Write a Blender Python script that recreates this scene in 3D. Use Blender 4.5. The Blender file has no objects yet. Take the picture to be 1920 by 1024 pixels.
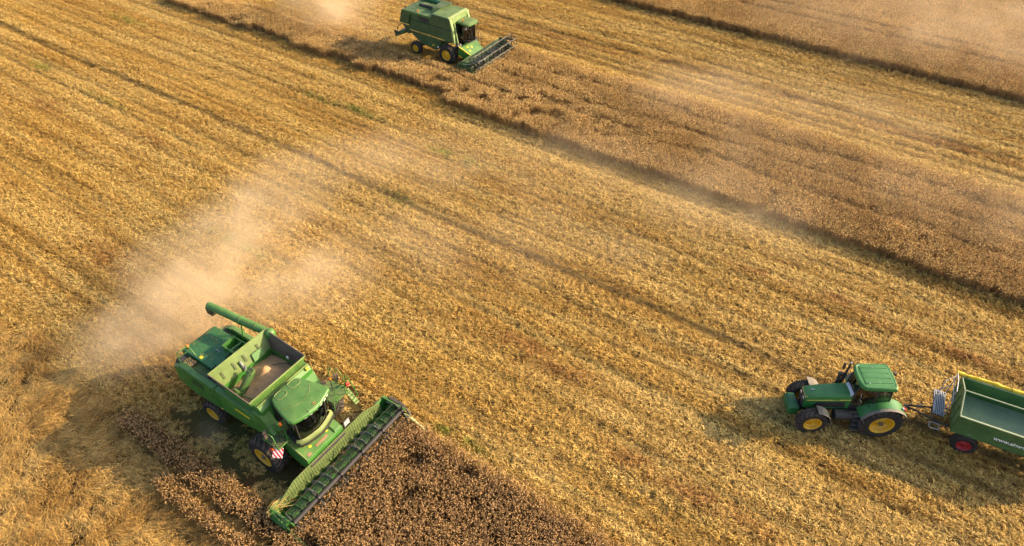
import bpy, bmesh, math, random
import numpy as np
from mathutils import Vector, Matrix, noise, Euler

rad = math.radians
sc = bpy.context.scene
COL = sc.collection

# ------------------------------------------------------------------ camera
cam_d = bpy.data.cameras.new('camera')
cam = bpy.data.objects.new('camera', cam_d)
COL.objects.link(cam)
cam_d.sensor_width = 36.0
cam_d.lens = 36.0 * 1330.0 / 1920.0
cam_d.clip_end = 6000.0
cam_d.clip_start = 0.2
PITCH = math.atan(1222.0 / 1330.0)
cam.location = (0, 0, 27.0)
cam.rotation_euler = (math.pi / 2 - PITCH, 0, 0)
sc.camera = cam

# ------------------------------------------------------------------ light
SUN_EL, SUN_AZ = rad(24.0), rad(6.0)          # azimuth measured from +X towards +Y
world = bpy.data.worlds.new('World')
sc.world = world
world.use_nodes = True
wn = world.node_tree
wn.nodes.clear()
sky = wn.nodes.new('ShaderNodeTexSky')
sky.sky_type = 'NISHITA'
sky.sun_disc = False
sky.sun_elevation = SUN_EL
sky.sun_rotation = math.pi / 2 - SUN_AZ
sky.air_density = 1.0
sky.dust_density = 3.0
sky.ozone_density = 1.0
bg = wn.nodes.new('ShaderNodeBackground')
bg.inputs['Strength'].default_value = 0.14
wo = wn.nodes.new('ShaderNodeOutputWorld')
wn.links.new(sky.outputs[0], bg.inputs['Color'])
wn.links.new(bg.outputs[0], wo.inputs['Surface'])
sun_d = bpy.data.lights.new('sun', 'SUN')
sun_d.energy = 4.2
sun_d.color = (1.0, 0.79, 0.48)
sun_d.angle = rad(0.6)
sun = bpy.data.objects.new('sun', sun_d)
sun.location = (60, -5, 40)
sdir = Vector((math.cos(SUN_EL) * math.cos(SUN_AZ), math.cos(SUN_EL) * math.sin(SUN_AZ), math.sin(SUN_EL)))
sun.rotation_euler = sdir.to_track_quat('Z', 'Y').to_euler()
COL.objects.link(sun)
sc.view_settings.view_transform = 'Standard'
sc.view_settings.look = 'None'
sc.view_settings.gamma = 1.0
sc.view_settings.use_curve_mapping = False
sc.view_settings.exposure = 1.12
sc.render.engine = 'CYCLES'
sc.cycles.max_bounces = 6
sc.cycles.diffuse_bounces = 3
sc.cycles.glossy_bounces = 2
sc.cycles.transmission_bounces = 4
sc.cycles.volume_bounces = 2
sc.cycles.transparent_max_bounces = 12
sc.cycles.volume_step_rate = 3.0
sc.cycles.volume_max_steps = 64
sc.cycles.use_denoising = True

# field frame: t = travel direction of the harvesters, n = across (away from the camera)
TH = math.atan2(-0.557, 0.83)
TV = Vector((math.cos(TH), math.sin(TH)))
NV = Vector((-math.sin(TH), math.cos(TH)))
def fxy(t, n):
    return (TV.x * t + NV.x * n, TV.y * t + NV.y * n)

# ------------------------------------------------------------------ node helpers
def new_mat(name):
    m = bpy.data.materials.new(name)
    m.use_nodes = True
    nt = m.node_tree
    nt.nodes.clear()
    out = nt.nodes.new('ShaderNodeOutputMaterial')
    b = nt.nodes.new('ShaderNodeBsdfPrincipled')
    nt.links.new(b.outputs[0], out.inputs['Surface'])
    return m, nt, b, out

def setv(nt, sock, v):
    if isinstance(v, bpy.types.NodeSocket):
        nt.links.new(v, sock)
    elif isinstance(v, (tuple, list)) and len(v) == 3 and sock.type == 'RGBA':
        sock.default_value = (*v, 1)
    else:
        sock.default_value = v

def mixc(nt, f, a, b, mode='MIX'):
    n = nt.nodes.new('ShaderNodeMix')
    n.data_type = 'RGBA'
    n.blend_type = mode
    setv(nt, n.inputs[0], f); setv(nt, n.inputs[6], a); setv(nt, n.inputs[7], b)
    return n.outputs[2]

def mth(nt, op, a, b=0.0, c=None):
    n = nt.nodes.new('ShaderNodeMath')
    n.operation = op
    setv(nt, n.inputs[0], a); setv(nt, n.inputs[1], b)
    if c is not None:
        setv(nt, n.inputs[2], c)
    return n.outputs[0]

def rng(nt, v, a, b, c=0.0, d=1.0, smooth=True):
    n = nt.nodes.new('ShaderNodeMapRange')
    if smooth: n.interpolation_type = 'SMOOTHSTEP'
    setv(nt, n.inputs[0], v)
    for i, q in enumerate((a, b, c, d)):
        n.inputs[i + 1].default_value = q
    return n.outputs[0]

def nz(nt, vec, scale, detail=3, rough=0.55):
    n = nt.nodes.new('ShaderNodeTexNoise')
    nt.links.new(vec, n.inputs['Vector'])
    n.inputs['Scale'].default_value = scale
    n.inputs['Detail'].default_value = detail
    n.inputs['Roughness'].default_value = rough
    return n.outputs[0]

def mapping(nt, vec, rot=(0, 0, 0), scale=(1, 1, 1), loc=(0, 0, 0)):
    n = nt.nodes.new('ShaderNodeMapping')
    nt.links.new(vec, n.inputs[0])
    n.inputs['Rotation'].default_value = rot
    n.inputs['Scale'].default_value = scale
    n.inputs['Location'].default_value = loc
    return n.outputs[0]

def worldpos(nt):
    g = nt.nodes.new('ShaderNodeNewGeometry')
    return g.outputs['Position'], g

def fieldpos(nt):
    """world position turned into the (t, n) frame of the field"""
    p, g = worldpos(nt)
    return mapping(nt, p, rot=(0, 0, -TH)), g

def spots(nt, fp, lst):
    """soft patches of real ground variation at (t, n, half length, half width)"""
    tot = None
    for (t, n, a, b) in lst:
        m = mapping(nt, fp, scale=(1 / a, 1 / b, 0), loc=(-t / a, -n / b, 0))
        L = nt.nodes.new('ShaderNodeVectorMath'); L.operation = 'LENGTH'
        nt.links.new(m, L.inputs[0])
        v = rng(nt, L.outputs['Value'], 1.0, 0.2)
        tot = v if tot is None else mth(nt, 'MAXIMUM', tot, v)
    return tot

GREEN_SPOTS = [(-26.2, 31.9, 3.2, .7), (-35.6, 32.8, 3.5, .6), (-39.5, 32.5, 3.5, .5), (-26.5, 26.1, 1.8, .8),
               (-62.6, 23.6, 2.5, .7), (-64.6, 33.1, 4, .7), (-52.9, 23.2, 4, .5), (-31, 17.5, 5, .9), (-12.2, 13.9, 4, .45), (-21, 9.0, 5, 1.6)]
RED_SPOTS = [(-0.3, 32.4, 3.5, .7), (6.5, 31.8, 5.5, .65), (-55.8, 20.3, 3.0, 1.2), (-45.9, 21.5, 4.5, .9), (-5, 32.2, 3, .6),
             (-36, 12.5, 5, 1.5), (-14, 52.9, 12, .9), (2, 52.2, 8, 1.1), (-30, 52, 9, 1.0), (-12, 20, 6, 1.2), (-3, 17.2, 7, 1.0)]

RUTS = [(26.2, .40, 1.0), (24.3, .26, .6), (28.3, .26, .45), (58.9, .45, .55), (53.0, .5, .75), (50.6, .35, .5), (56.2, .35, .4), (21.3, .3, .45), (15.4, .3, .35), (17.9, .3, .4), (31.3, .3, .4), (34.6, .3, .35), (19.6, .25, .3), (14.4, .2, .4), (16.6, .2, .35), (22.9, .25, .45), (29.9, .25, .5), (32.6, .25, .35), (36.1, .3, .45), (49.6, .25, .45), (51.8, .25, .4), (54.7, .3, .5), (57.4, .25, .5), (60.4, .3, .35)]
WINDROWS = [(57.5, .8, .5), (54.6, .7, .5), (51.8, .5, .5), (48.8, .7, .6), (35.6, .9, .4), (29.8, .8, .3), (22.7, .8, .3), (16.6, .7, .35), (60.3, .5, .4)]
def stubble_tint(nt, fp):
    """0..1 sockets: pale straw amount, red-brown amount, green amount"""
    rows = nz(nt, mapping(nt, fp, scale=(.045, .75, 0)), 1.0, 4, .6)
    fine = nz(nt, mapping(nt, fp, scale=(.10, 3.4, 0)), 1.0, 4, .6)
    big = nz(nt, mapping(nt, fp, scale=(.09, .16, 0), loc=(3, 9, 0)), 1.0, 4, .6)
    clump = nz(nt, mapping(nt, fp, scale=(1, 1, 0)), 3.2, 3, .6)
    v = mth(nt, 'ADD', mth(nt, 'MULTIPLY', rows, .34), mth(nt, 'MULTIPLY', fine, .36))
    v = mth(nt, 'ADD', v, mth(nt, 'MULTIPLY', big, .18))
    v = mth(nt, 'ADD', v, mth(nt, 'MULTIPLY', clump, .12))
    pale = rng(nt, v, .36, .57)
    wob = nz(nt, fp, .9, 3)
    band = rng(nt, nz(nt, mapping(nt, fp, scale=(.05, .22, 0), loc=(31, 5, 0)), 1.0, 4, .62), .45, .62)
    rowl = nz(nt, mapping(nt, fp, scale=(.018, 1.5, 0), loc=(0, 3, 0)), 1.0, 3, .55)
    rowm = rng(nt, rowl, .36, .50)                          # 0 in thin dark drill rows
    pale = mth(nt, 'MULTIPLY', pale, mth(nt, 'ADD', mth(nt, 'MULTIPLY', rowm, .6), .4))
    # wheel ruts (pressed, soil showing) and bright windrow lines, both running along the field
    sx = nt.nodes.new('ShaderNodeSeparateXYZ'); nt.links.new(fp, sx.inputs[0])
    wv = nz(nt, mapping(nt, fp, scale=(.07, .12, 0)), 1.0, 2)
    nn = mth(nt, 'ADD', sx.outputs[1], mth(nt, 'MULTIPLY', mth(nt, 'SUBTRACT', wv, .5), 1.2))
    gap = nz(nt, mapping(nt, fp, scale=(.5, .8, 0), loc=(7, 2, 0)), 1.0, 4, .65)
    def lines(lst):
        tot = None
        for c, w, k in lst:
            v = mth(nt, 'MULTIPLY', rng(nt, mth(nt, 'ABSOLUTE', mth(nt, 'SUBTRACT', nn, c)), w, w * .25), k)
            tot = v if tot is None else mth(nt, 'MAXIMUM', tot, v)
        return tot
    thin = mth(nt, 'MULTIPLY', mth(nt, 'SUBTRACT', 1.0, rng(nt, rowl, .30, .42)), .55)
    rut = mth(nt, 'MULTIPLY', mth(nt, 'MAXIMUM', thin, lines(RUTS)), rng(nt, gap, .30, .5, .35, 1.0))
    bri = mth(nt, 'MULTIPLY', lines(WINDROWS), rng(nt, gap, .35, .55, .3, 1.0))
    pale = mth(nt, 'ADD', pale, bri)
    pale = mth(nt, 'MINIMUM', pale, 1.25)
    red = mth(nt, 'MULTIPLY', spots(nt, fp, RED_SPOTS), rng(nt, wob, .3, .6))
    grn = mth(nt, 'MULTIPLY', spots(nt, fp, GREEN_SPOTS), rng(nt, wob, .35, .65))
    return pale, red, grn, rut, band

# ------------------------------------------------------------------ vegetation + ground materials
def wobs(nt, fp): return nz(nt, fp, .8, 3)
def make_soil():
    m, nt, b, out = new_mat('stubble_soil')
    fp, g = fieldpos(nt)
    pale, red, grn, rut, band = stubble_tint(nt, fp)
    c = mixc(nt, pale, (.17, .095, .028), (.33, .20, .065))
    c = mixc(nt, mth(nt, 'MULTIPLY', band, .6), c, (.22, .10, .022))
    sxx = nt.nodes.new('ShaderNodeSeparateXYZ'); nt.links.new(fp, sxx.inputs[0])
    c = mixc(nt, rng(nt, sxx.outputs[1], 6.4, 7.2, 1, 0), c, (.09, .055, .022))        # darker soil under the uncut side
    c = mixc(nt, mth(nt, 'MULTIPLY', red, .7), c, (.22, .09, .025))
    c = mixc(nt, mth(nt, 'MULTIPLY', grn, .75), c, (.09, .11, .02))
    c = mixc(nt, mth(nt, 'MULTIPLY', rut, .8), c, (.075, .055, .025))
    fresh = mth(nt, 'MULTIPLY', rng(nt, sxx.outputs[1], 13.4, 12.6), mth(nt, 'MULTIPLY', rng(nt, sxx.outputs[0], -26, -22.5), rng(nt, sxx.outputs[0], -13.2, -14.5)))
    c = mixc(nt, mth(nt, 'MULTIPLY', fresh, .85), c, mixc(nt, rng(nt, wobs(nt, fp), .4, .6), (.075, .048, .02), (.055, .065, .018)))   # fresh weedy swath, soil colour darkened to deepen the harvester's shadow
    f = nz(nt, mapping(nt, fp, scale=(7, 22, 1)), 1.0, 4, .7)
    c = mixc(nt, rng(nt, f, .35, .7), mixc(nt, .5, c, (.07, .045, .022)), c)
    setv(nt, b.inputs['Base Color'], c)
    b.inputs['Roughness'].default_value = .95
    b.inputs['Specular IOR Level'].default_value = .1
    bp = nt.nodes.new('ShaderNodeBump')
    bp.inputs['Strength'].default_value = .7
    bp.inputs['Distance'].default_value = .05
    nt.links.new(f, bp.inputs['Height'])
    nt.links.new(bp.outputs[0], b.inputs['Normal'])
    return m

def plant_mat(name, kind):
    m, nt, b, out = new_mat(name)
    fp, g = fieldpos(nt)
    ri = g.outputs['Random Per Island']
    if kind in ('straw', 'cut'):
        pale, red, grn, rut, band = stubble_tint(nt, fp)
        c = mixc(nt, pale, (.62, .37, .09), (.84, .59, .195))
        c = mixc(nt, mth(nt, 'MULTIPLY', band, .75), c, mixc(nt, pale, (.52, .27, .05), (.76, .48, .115)))
        c = mixc(nt, mth(nt, 'MULTIPLY', red, .75), c, (.42, .19, .055))
        c = mixc(nt, mth(nt, 'MULTIPLY', grn, .8), c, (.17, .27, .03))
        c = mixc(nt, mth(nt, 'MULTIPLY', rut, .85), c, (.16, .105, .035))
        lo, hi = .55, 1.25
        if kind == 'cut':
            c = mixc(nt, .55, c, (.30, .155, .035)); lo, hi = .5, 1.1
    elif kind == 'head':
        v = nz(nt, fp, .35, 3)
        c = mixc(nt, rng(nt, v, .35, .65), (.62, .395, .14), (.78, .53, .205))
        sx = nt.nodes.new('ShaderNodeSeparateXYZ'); nt.links.new(fp, sx.inputs[0])
        c = mixc(nt, rng(nt, sx.outputs[1], 12.5, 14.5, 1, 0), c, (.55, .33, .14))     # block by the near machine: shaded gaps and sun angle darken the ear colour
        lo, hi = .42, 1.5
    elif kind == 'stem':
        v = nz(nt, fp, .5, 3)
        c = mixc(nt, rng(nt, v, .35, .65), (.36, .21, .08), (.46, .28, .11))
        sx = nt.nodes.new('ShaderNodeSeparateXYZ'); nt.links.new(fp, sx.inputs[0])
        c = mixc(nt, rng(nt, sx.outputs[1], 12.5, 14.5, 1, 0), c, (.22, .125, .045))  # stalks of the near block darkened too, for the shade between them
        lo, hi = .55, 1.1
    elif kind == 'lodged':
        v = nz(nt, fp, .55, 4)
        c = mixc(nt, rng(nt, v, .35, .65), (.48, .275, .075), (.72, .46, .145))
        lo, hi = .42, 1.3
    elif kind == 'weed':
        c = (.10, .13, .03)
        c = mixc(nt, nz(nt, fp, 4, 2), (.06, .09, .02), (.15, .17, .04))
        lo, hi = .6, 1.2
    k = nt.nodes.new('ShaderNodeMapRange')
    nt.links.new(ri, k.inputs[0])
    k.inputs[3].default_value = lo; k.inputs[4].default_value = hi
    comb = nt.nodes.new('ShaderNodeCombineColor')
    for i in range(3): nt.links.new(k.outputs[0], comb.inputs[i])
    c = mixc(nt, 1.0, c, comb.outputs[0], 'MULTIPLY')
    setv(nt, b.inputs['Base Color'], c)
    b.inputs['Roughness'].default_value = .75
    b.inputs['Specular IOR Level'].default_value = .25
    tr = nt.nodes.new('ShaderNodeBsdfTranslucent')
    nt.links.new(c, tr.inputs['Color'])
    mx = nt.nodes.new('ShaderNodeMixShader')
    mx.inputs[0].default_value = .18
    nt.links.new(b.outputs[0], mx.inputs[1]); nt.links.new(tr.outputs[0], mx.inputs[2])
    nt.links.new(mx.outputs[0], out.inputs['Surface'])
    return m

M = {}
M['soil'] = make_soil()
for k in ('straw', 'cut', 'head', 'stem', 'lodged', 'weed'):
    M[k] = plant_mat({'straw': 'chopped_straw', 'cut': 'cut_stalk', 'head': 'ripe_ear', 'stem': 'dry_stalk', 'lodged': 'lodged_straw', 'weed': 'green_weed'}[k], k)

# ------------------------------------------------------------------ ground sheet
def field_sheet():
    s = 4000
    me = bpy.data.meshes.new('field_ground')
    me.from_pydata([(-s, -s, 0), (s, -s, 0), (s, s, 0), (-s, s, 0)], [], [(0, 1, 2, 3)])
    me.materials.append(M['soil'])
    o = bpy.data.objects.new('ground', me)
    o['kind'] = 'structure'
    COL.objects.link(o)
field_sheet()

# ------------------------------------------------------------------ plant tiles (prototypes, never linked to the scene)
protos = {}
def proto_collection(name, objs):
    c = bpy.data.collections.new(name)
    for o in objs: c.objects.link(o)
    protos[name] = c

def tile_mesh(name, V, Fc, mats, mi):
    me = bpy.data.meshes.new(name)
    me.from_pydata(V, [], Fc)
    for m in mats: me.materials.append(m)
    me.polygons.foreach_set('material_index', mi)
    me.update()
    return bpy.data.objects.new(name, me)

def blade(V, Fc, mi, p, d, L, w, droop, m, r):
    """a bent straw: two quads"""
    d = d.normalized()
    side = d.cross(Vector((r.uniform(-.3, .3), r.uniform(-.3, .3), 1)))
    if side.length < 1e-3: side = Vector((1, 0, 0))
    side = side.normalized() * w * .5
    a = p; b = p + d * L * .55; c = p + d * L + Vector((0, 0, -droop))
    n = len(V)
    V += [a - side, a + side, b - side, b + side, c - side * .6, c + side * .6]
    Fc += [(n, n + 1, n + 3, n + 2), (n + 2, n + 3, n + 5, n + 4)]
    mi += [m, m]

def ear(V, Fc, mi, p, d, L, w, m, r):
    """a grain ear: a four sided spindle"""
    d = d.normalized()
    s = d.orthogonal().normalized()
    s = (Matrix.Rotation(r.uniform(0, 3), 3, d) @ s)
    q = d.cross(s)
    n = len(V)
    mid = p + d * L * .45
    V += [p, p + d * L, mid + s * w, mid + q * w * .7, mid - s * w, mid - q * w * .7]
    for i in range(4):
        a, b = n + 2 + i, n + 2 + (i + 1) % 4
        Fc += [(n, b, a), (n + 1, a, b)]
        mi += [m, m]

def make_tiles():
    objs = []
    for k in range(5):                                   # stubble with chopped straw lying on it
        r = random.Random(100 + k)
        V, Fc, mi = [], [], []
        S = .85
        for j in range(34):
            cx, cy = r.uniform(-S / 2, S / 2), r.uniform(-S / 2, S / 2)
            a0 = r.gauss(0, .8)
            hgt = r.uniform(.03, .19)
            for i in range(9):
                a = a0 + r.gauss(0, .9) + (math.pi if r.random() < .5 else 0)
                p = Vector((cx + r.gauss(0, .035), cy + r.gauss(0, .035), hgt * r.uniform(.1, 1)))
                d = Vector((math.cos(a), math.sin(a), r.uniform(-.05, .85)))
                blade(V, Fc, mi, p, d, r.uniform(.08, .20), r.uniform(.012, .024), r.uniform(0, .03), 0 if r.random() < .75 else 1, r)
        for j in range(7):                               # rows of cut stalks, 12 cm apart
            y = -S / 2 + .06 + j * .12
            for i in range(30):
                p = Vector((r.uniform(-S / 2, S / 2), y + r.gauss(0, .012), 0))
                d = Vector((r.gauss(0, .18), r.gauss(0, .18), 1))
                blade(V, Fc, mi, p, d, r.uniform(.08, .18), .013, 0, 1, r)
        objs.append(tile_mesh('stubble_tile_%d' % k, V, Fc, [M['straw'], M['cut']], mi))
    proto_collection('stubble_tiles', objs)
    objs = []
    for k in range(5):                                   # standing ripe grain
        r = random.Random(200 + k)
        V, Fc, mi = [], [], []
        S = .62
        for j in range(108):
            p = Vector((r.uniform(-S / 2, S / 2), r.uniform(-S / 2, S / 2), 0))
            H = r.gauss(.80, .07)
            d = Vector((r.gauss(0, .10), r.gauss(0, .10), 1)).normalized()
            blade(V, Fc, mi, p, d, H, .013, 0, 1, r)
            top = p + d * H
            ed = Vector((r.gauss(-.25, .6), r.gauss(.1, .6), r.uniform(-.25, .9)))
            ear(V, Fc, mi, top - Vector((0, 0, .01)), ed, r.uniform(.085, .14), r.uniform(.010, .017), 0, r)
            if r.random() < .45:
                a = r.uniform(0, 6.28)
                blade(V, Fc, mi, p + d * H * r.uniform(.35, .8), Vector((math.cos(a), math.sin(a), r.uniform(-.1, .7))), r.uniform(.1, .2), .012, .06, 1, r)
        objs.append(tile_mesh('grain_tile_%d' % k, V, Fc, [M['head'], M['stem']], mi))
    proto_collection('grain_tiles', objs)
    objs = []
    for k in range(5):                                   # lodged grain: long stalks pressed over one way
        r = random.Random(300 + k)
        V, Fc, mi = [], [], []
        S = .8
        cls = [(r.uniform(-S / 2, S / 2), r.uniform(-S / 2, S / 2), r.uniform(.08, .42), r.gauss(0, .45)) for _ in range(9)]
        for j in range(240):
            cl = r.choice(cls)
            p = Vector((cl[0] + r.gauss(0, .10), cl[1] + r.gauss(0, .10), cl[2] * r.uniform(.1, 1)))
            a = cl[3] + r.gauss(0, .3)
            d = Vector((math.cos(a), math.sin(a), r.uniform(-.1, .5)))
            L = r.uniform(.16, .36)
            blade(V, Fc, mi, p, d, L, r.uniform(.010, .016), r.uniform(0, .09), 1, r)
            if r.random() < .7:
                dd = d.normalized()
                ear(V, Fc, mi, p + dd * L - Vector((0, 0, .03)), dd + Vector((r.gauss(0, .3), r.gauss(0, .3), -.2)), r.uniform(.07, .11), .014, 0, r)
        objs.append(tile_mesh('lodged_tile_%d' % k, V, Fc, [M['lodged'], M['lodged']], mi))
    proto_collection('lodged_tiles', objs)
    objs = []
    for k in range(3):                                   # green weeds between the rows
        r = random.Random(400 + k)
        V, Fc, mi = [], [], []
        for j in range(60):
            p = Vector((r.gauss(0, .2), r.gauss(0, .2), 0))
            a = r.uniform(0, 6.28)
            blade(V, Fc, mi, p, Vector((math.cos(a), math.sin(a), r.uniform(.4, 1.6))), r.uniform(.06, .18), .02, .02, 0, r)
        objs.append(tile_mesh('weed_tile_%d' % k, V, Fc, [M['weed']], mi))
    proto_collection('weed_tiles', objs)
make_tiles()

def scatter(name, coll, pts, label, cat):
    """pts: list of (x, y, z, rotz, sxy, sz, variant, tiltx, tilty)"""
    A = np.array(pts, dtype=np.float32)
    me = bpy.data.meshes.new(name)
    me.vertices.add(len(A))
    me.vertices.foreach_set('co', A[:, :3].ravel())
    ar = me.attributes.new('rot', 'FLOAT_VECTOR', 'POINT')
    ar.data.foreach_set('vector', np.stack([A[:, 7], A[:, 8], A[:, 3]], 1).ravel())
    asx = me.attributes.new('scl', 'FLOAT_VECTOR', 'POINT')
    asx.data.foreach_set('vector', np.stack([A[:, 4], A[:, 4], A[:, 5]], 1).ravel())
    ai = me.attributes.new('idx', 'INT', 'POINT')
    ai.data.foreach_set('value', A[:, 6].astype(np.int32))
    o = bpy.data.objects.new(name, me)
    COL.objects.link(o)
    o['kind'] = 'stuff'; o['label'] = label; o['category'] = cat
    ng = bpy.data.node_groups.new(name + '_nodes', 'GeometryNodeTree')
    ng.interface.new_socket('Geometry', in_out='INPUT', socket_type='NodeSocketGeometry')
    ng.interface.new_socket('Geometry', in_out='OUTPUT', socket_type='NodeSocketGeometry')
    N = ng.nodes
    gi, go = N.new('NodeGroupInput'), N.new('NodeGroupOutput')
    iop = N.new('GeometryNodeInstanceOnPoints')
    ci = N.new('GeometryNodeCollectionInfo')
    ci.inputs['Collection'].default_value = protos[coll]
    ci.inputs['Separate Children'].default_value = True
    ci.inputs['Reset Children'].default_value = True
    def attr(nm, ty):
        a = N.new('GeometryNodeInputNamedAttribute'); a.data_type = ty
        a.inputs['Name'].default_value = nm
        return a.outputs[0]
    ng.links.new(gi.outputs[0], iop.inputs['Points'])
    ng.links.new(ci.outputs[0], iop.inputs['Instance'])
    iop.inputs['Pick Instance'].default_value = True
    ng.links.new(attr('idx', 'INT'), iop.inputs['Instance Index'])
    ng.links.new(attr('rot', 'FLOAT_VECTOR'), iop.inputs['Rotation'])
    ng.links.new(attr('scl', 'FLOAT_VECTOR'), iop.inputs['Scale'])
    ng.links.new(iop.outputs[0], go.inputs[0])
    md = o.modifiers.new('scatter', 'NODES')
    md.node_group = ng
    return o

def pn(x, y, s, seed=0.0):
    return noise.noise(Vector((x * s + seed, y * s - seed, seed * .37)))

def in_view(x, y, margin=3.5):
    """keeps what the photograph's camera, or one a few steps beside it, could see"""
    d = y * math.cos(PITCH) + 27 * math.sin(PITCH)
    u = y * math.sin(PITCH) - 27 * math.cos(PITCH)
    m = margin
    if d <= 1: return False
    return abs(x) < d * 960 / 1330 + m and (-512 / 1330 * d - m) < u < (512 / 1330 * d + m)

def crop_zone(t, n):
    """what grows at (t, n): 'grain', 'lodged' or 'stubble'"""
    w = .22 * pn(t, n, .18, 5) + .05 * pn(t, n, 1.2, 9)
    if n > 61.7 + w: return 'grain'
    if t > -31.25:
        if 37.35 + w < n < 47.4 + .5 * w - .0: return 'grain'
    elif 38.0 + w < n < 41.25 + .4 * w: return 'grain'
    if t > -14.75 and n < 13.1 + w: return 'grain'
    if t <= -14.75 and n < 6.55 + w:
        if n > 5.95 + w and t > -25.5: return 'grain'
        if 4.85 + w < n < 5.15 + w and t > -21.5: return 'grain'
        return 'lodged'
    return 'stubble'

HOLES = [(-28.8, 38.6, .9, .45), (-27.6, 39.6, .5, .6), (-24.1, 39.4, .8, .5), (-25.2, 38.1, .35, .7), (-20.1, 40.2, .5, .35), (-26.2, 40.2, .35, .8), (-6.5, 38.3, .4, .8),
         (-0.8, 40.8, .5, .25), (-22.2, 38.0, .3, .7), (-12.9, 11.7, .55, .5), (-10.8, 12.4, .6, .35), (-12.0, 10.2, .3, .6), (-9.3, 11.6, .4, .3), (-13.7, 6.5, .5, .3), (-9.2, 9.0, .3, .5), (2.2, 39.6, .3, .5)]

def build_vegetation():
    r = random.Random(7)
    st, gr, lo, wd = [], [], [], []
    # standing grain
    step = .50
    zs = {}
    n = -8.0
    while n < 92:
        t = -95.0
        far = n > 45
        dn = step
        while t < 30:
            x, y = fxy(t + r.uniform(-.12, .12), n + r.uniform(-.12, .12))
            if in_view(x, y):
                z = crop_zone(t, n)
                if z == 'grain':
                    s = .93 + .09 * pn(t, n, .5, 2) + .07 * pn(t, n, 1.7, 3)
                    if 37 < n < 42 and t < -16: s *= 1 - .9 * max(0, pn(t, n, .75, 77) - .12)
                    skip = False
                    for (ht, hn, a, b) in HOLES:
                        e = ((t - ht) / a) ** 2 + ((n - hn) / b) ** 2
                        if e < 1: s *= .42
                    # tramlines and drill wheelings inside the strip
                    if 37 < n < 48:
                        for c in (40.6, 42.9, 45.2):
                            if abs(n - c - .45 * pn(t, 0, .12, c)) < .28: s *= .80 + .12 * pn(t, n, .3, 61)
                    if n < 13.2 and t > -14.8 and abs(n - 3.0) < .25: s *= .6
                    if n > 62:
                        for c in (67.0, 68.9, 84.0):
                            if abs(n - c) < .26: s *= .62
                    if n > 62: s *= 1.0
                    tx, ty = r.gauss(0, .05) + .12 * pn(t, n, .8, 21), r.gauss(0, .05) + .12 * pn(t, n, .8, 31)
                    gr.append((x, y, 0, r.uniform(0, 6.28), r.uniform(.95, 1.15), s, r.randrange(5), tx, ty))
            t += step
        n += dn
    # stubble
    step = .60
    n = -6.0
    while n < 64:
        t = -95.0
        while t < 30:
            tt, nn = t + r.uniform(-.15, .15), n + r.uniform(-.15, .15)
            x, y = fxy(tt, nn)
            t += step
            if in_view(x, y):
                z = crop_zone(t, n)
                if z == 'stubble':
                    rowv = pn(tt * .03, nn * 1.25, 1.0, 11) + .5 * pn(tt * .05, nn * .5, 1.0, 12) + .45 * pn(tt * .3, nn * 2.0, 1.0, 13) + .35 * pn(tt, nn, .35, 17)
                    s = .95 + .65 * rowv
                    for (c, wdt, k) in RUTS:
                        if abs(nn - c) < wdt * .8: s *= 1 - .75 * k
                    fresh = 6.3 < nn < 13.3 and -24.5 < tt < -14.7      # just cut, the straw has not fallen here yet
                    if fresh:
                        if r.random() < .74: continue
                        s *= .38
                    s = max(.12, min(1.9, s))
                    flip = math.pi if r.random() < .5 else 0
                    st.append((x, y, 0, TH + flip + r.gauss(0, .35), r.uniform(.95, 1.25), s, r.randrange(5), 0, 0))
                elif z == 'lodged':
                    ang = TH + 2.2 * pn(tt, nn, .16, 41) + .9 * pn(tt, nn, .6, 43) + (.35 if nn > 3.5 else -.7)
                    s = .95 + .5 * pn(tt, nn, .5, 47)
                    if abs(nn - 6.0 - .3 * pn(tt, 0, .2, 3)) < .3 and t < -27: s *= .25
                    for q in range(1 if r.random() < .5 else 2):
                        lo.append((x + r.uniform(-.2, .2), y + r.uniform(-.2, .2), .0, ang + r.gauss(0, .3), r.uniform(.9, 1.2), max(.3, s), r.randrange(5), 0, 0))
        n += step
    # weeds
    for (ct, cn, a, b) in GREEN_SPOTS:
        for i in range(int(14 * a * b) + 6):
            t, n = ct + r.gauss(0, .5) * a, cn + r.gauss(0, .5) * b
            if crop_zone(t, n) == 'stubble':
                x, y = fxy(t, n)
                wd.append((x, y, 0, r.uniform(0, 6.28), r.uniform(.7, 1.3), r.uniform(.5, 1.0), r.randrange(3), 0, 0))
    scatter('stubble', 'stubble_tiles', st, 'golden cut stubble with chopped straw lying in rows', 'stubble')
    scatter('standing_grain', 'grain_tiles', gr, 'ripe brown standing grain not yet harvested', 'crop')
    scatter('lodged_grain', 'lodged_tiles', lo, 'flattened swirling grain beside the nearest harvester', 'lodged crop')
    scatter('weeds', 'weed_tiles', wd, 'thin green weeds growing through the stubble', 'weeds')
    print('instances', len(st), len(gr), len(lo), len(wd))
build_vegetation()

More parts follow.
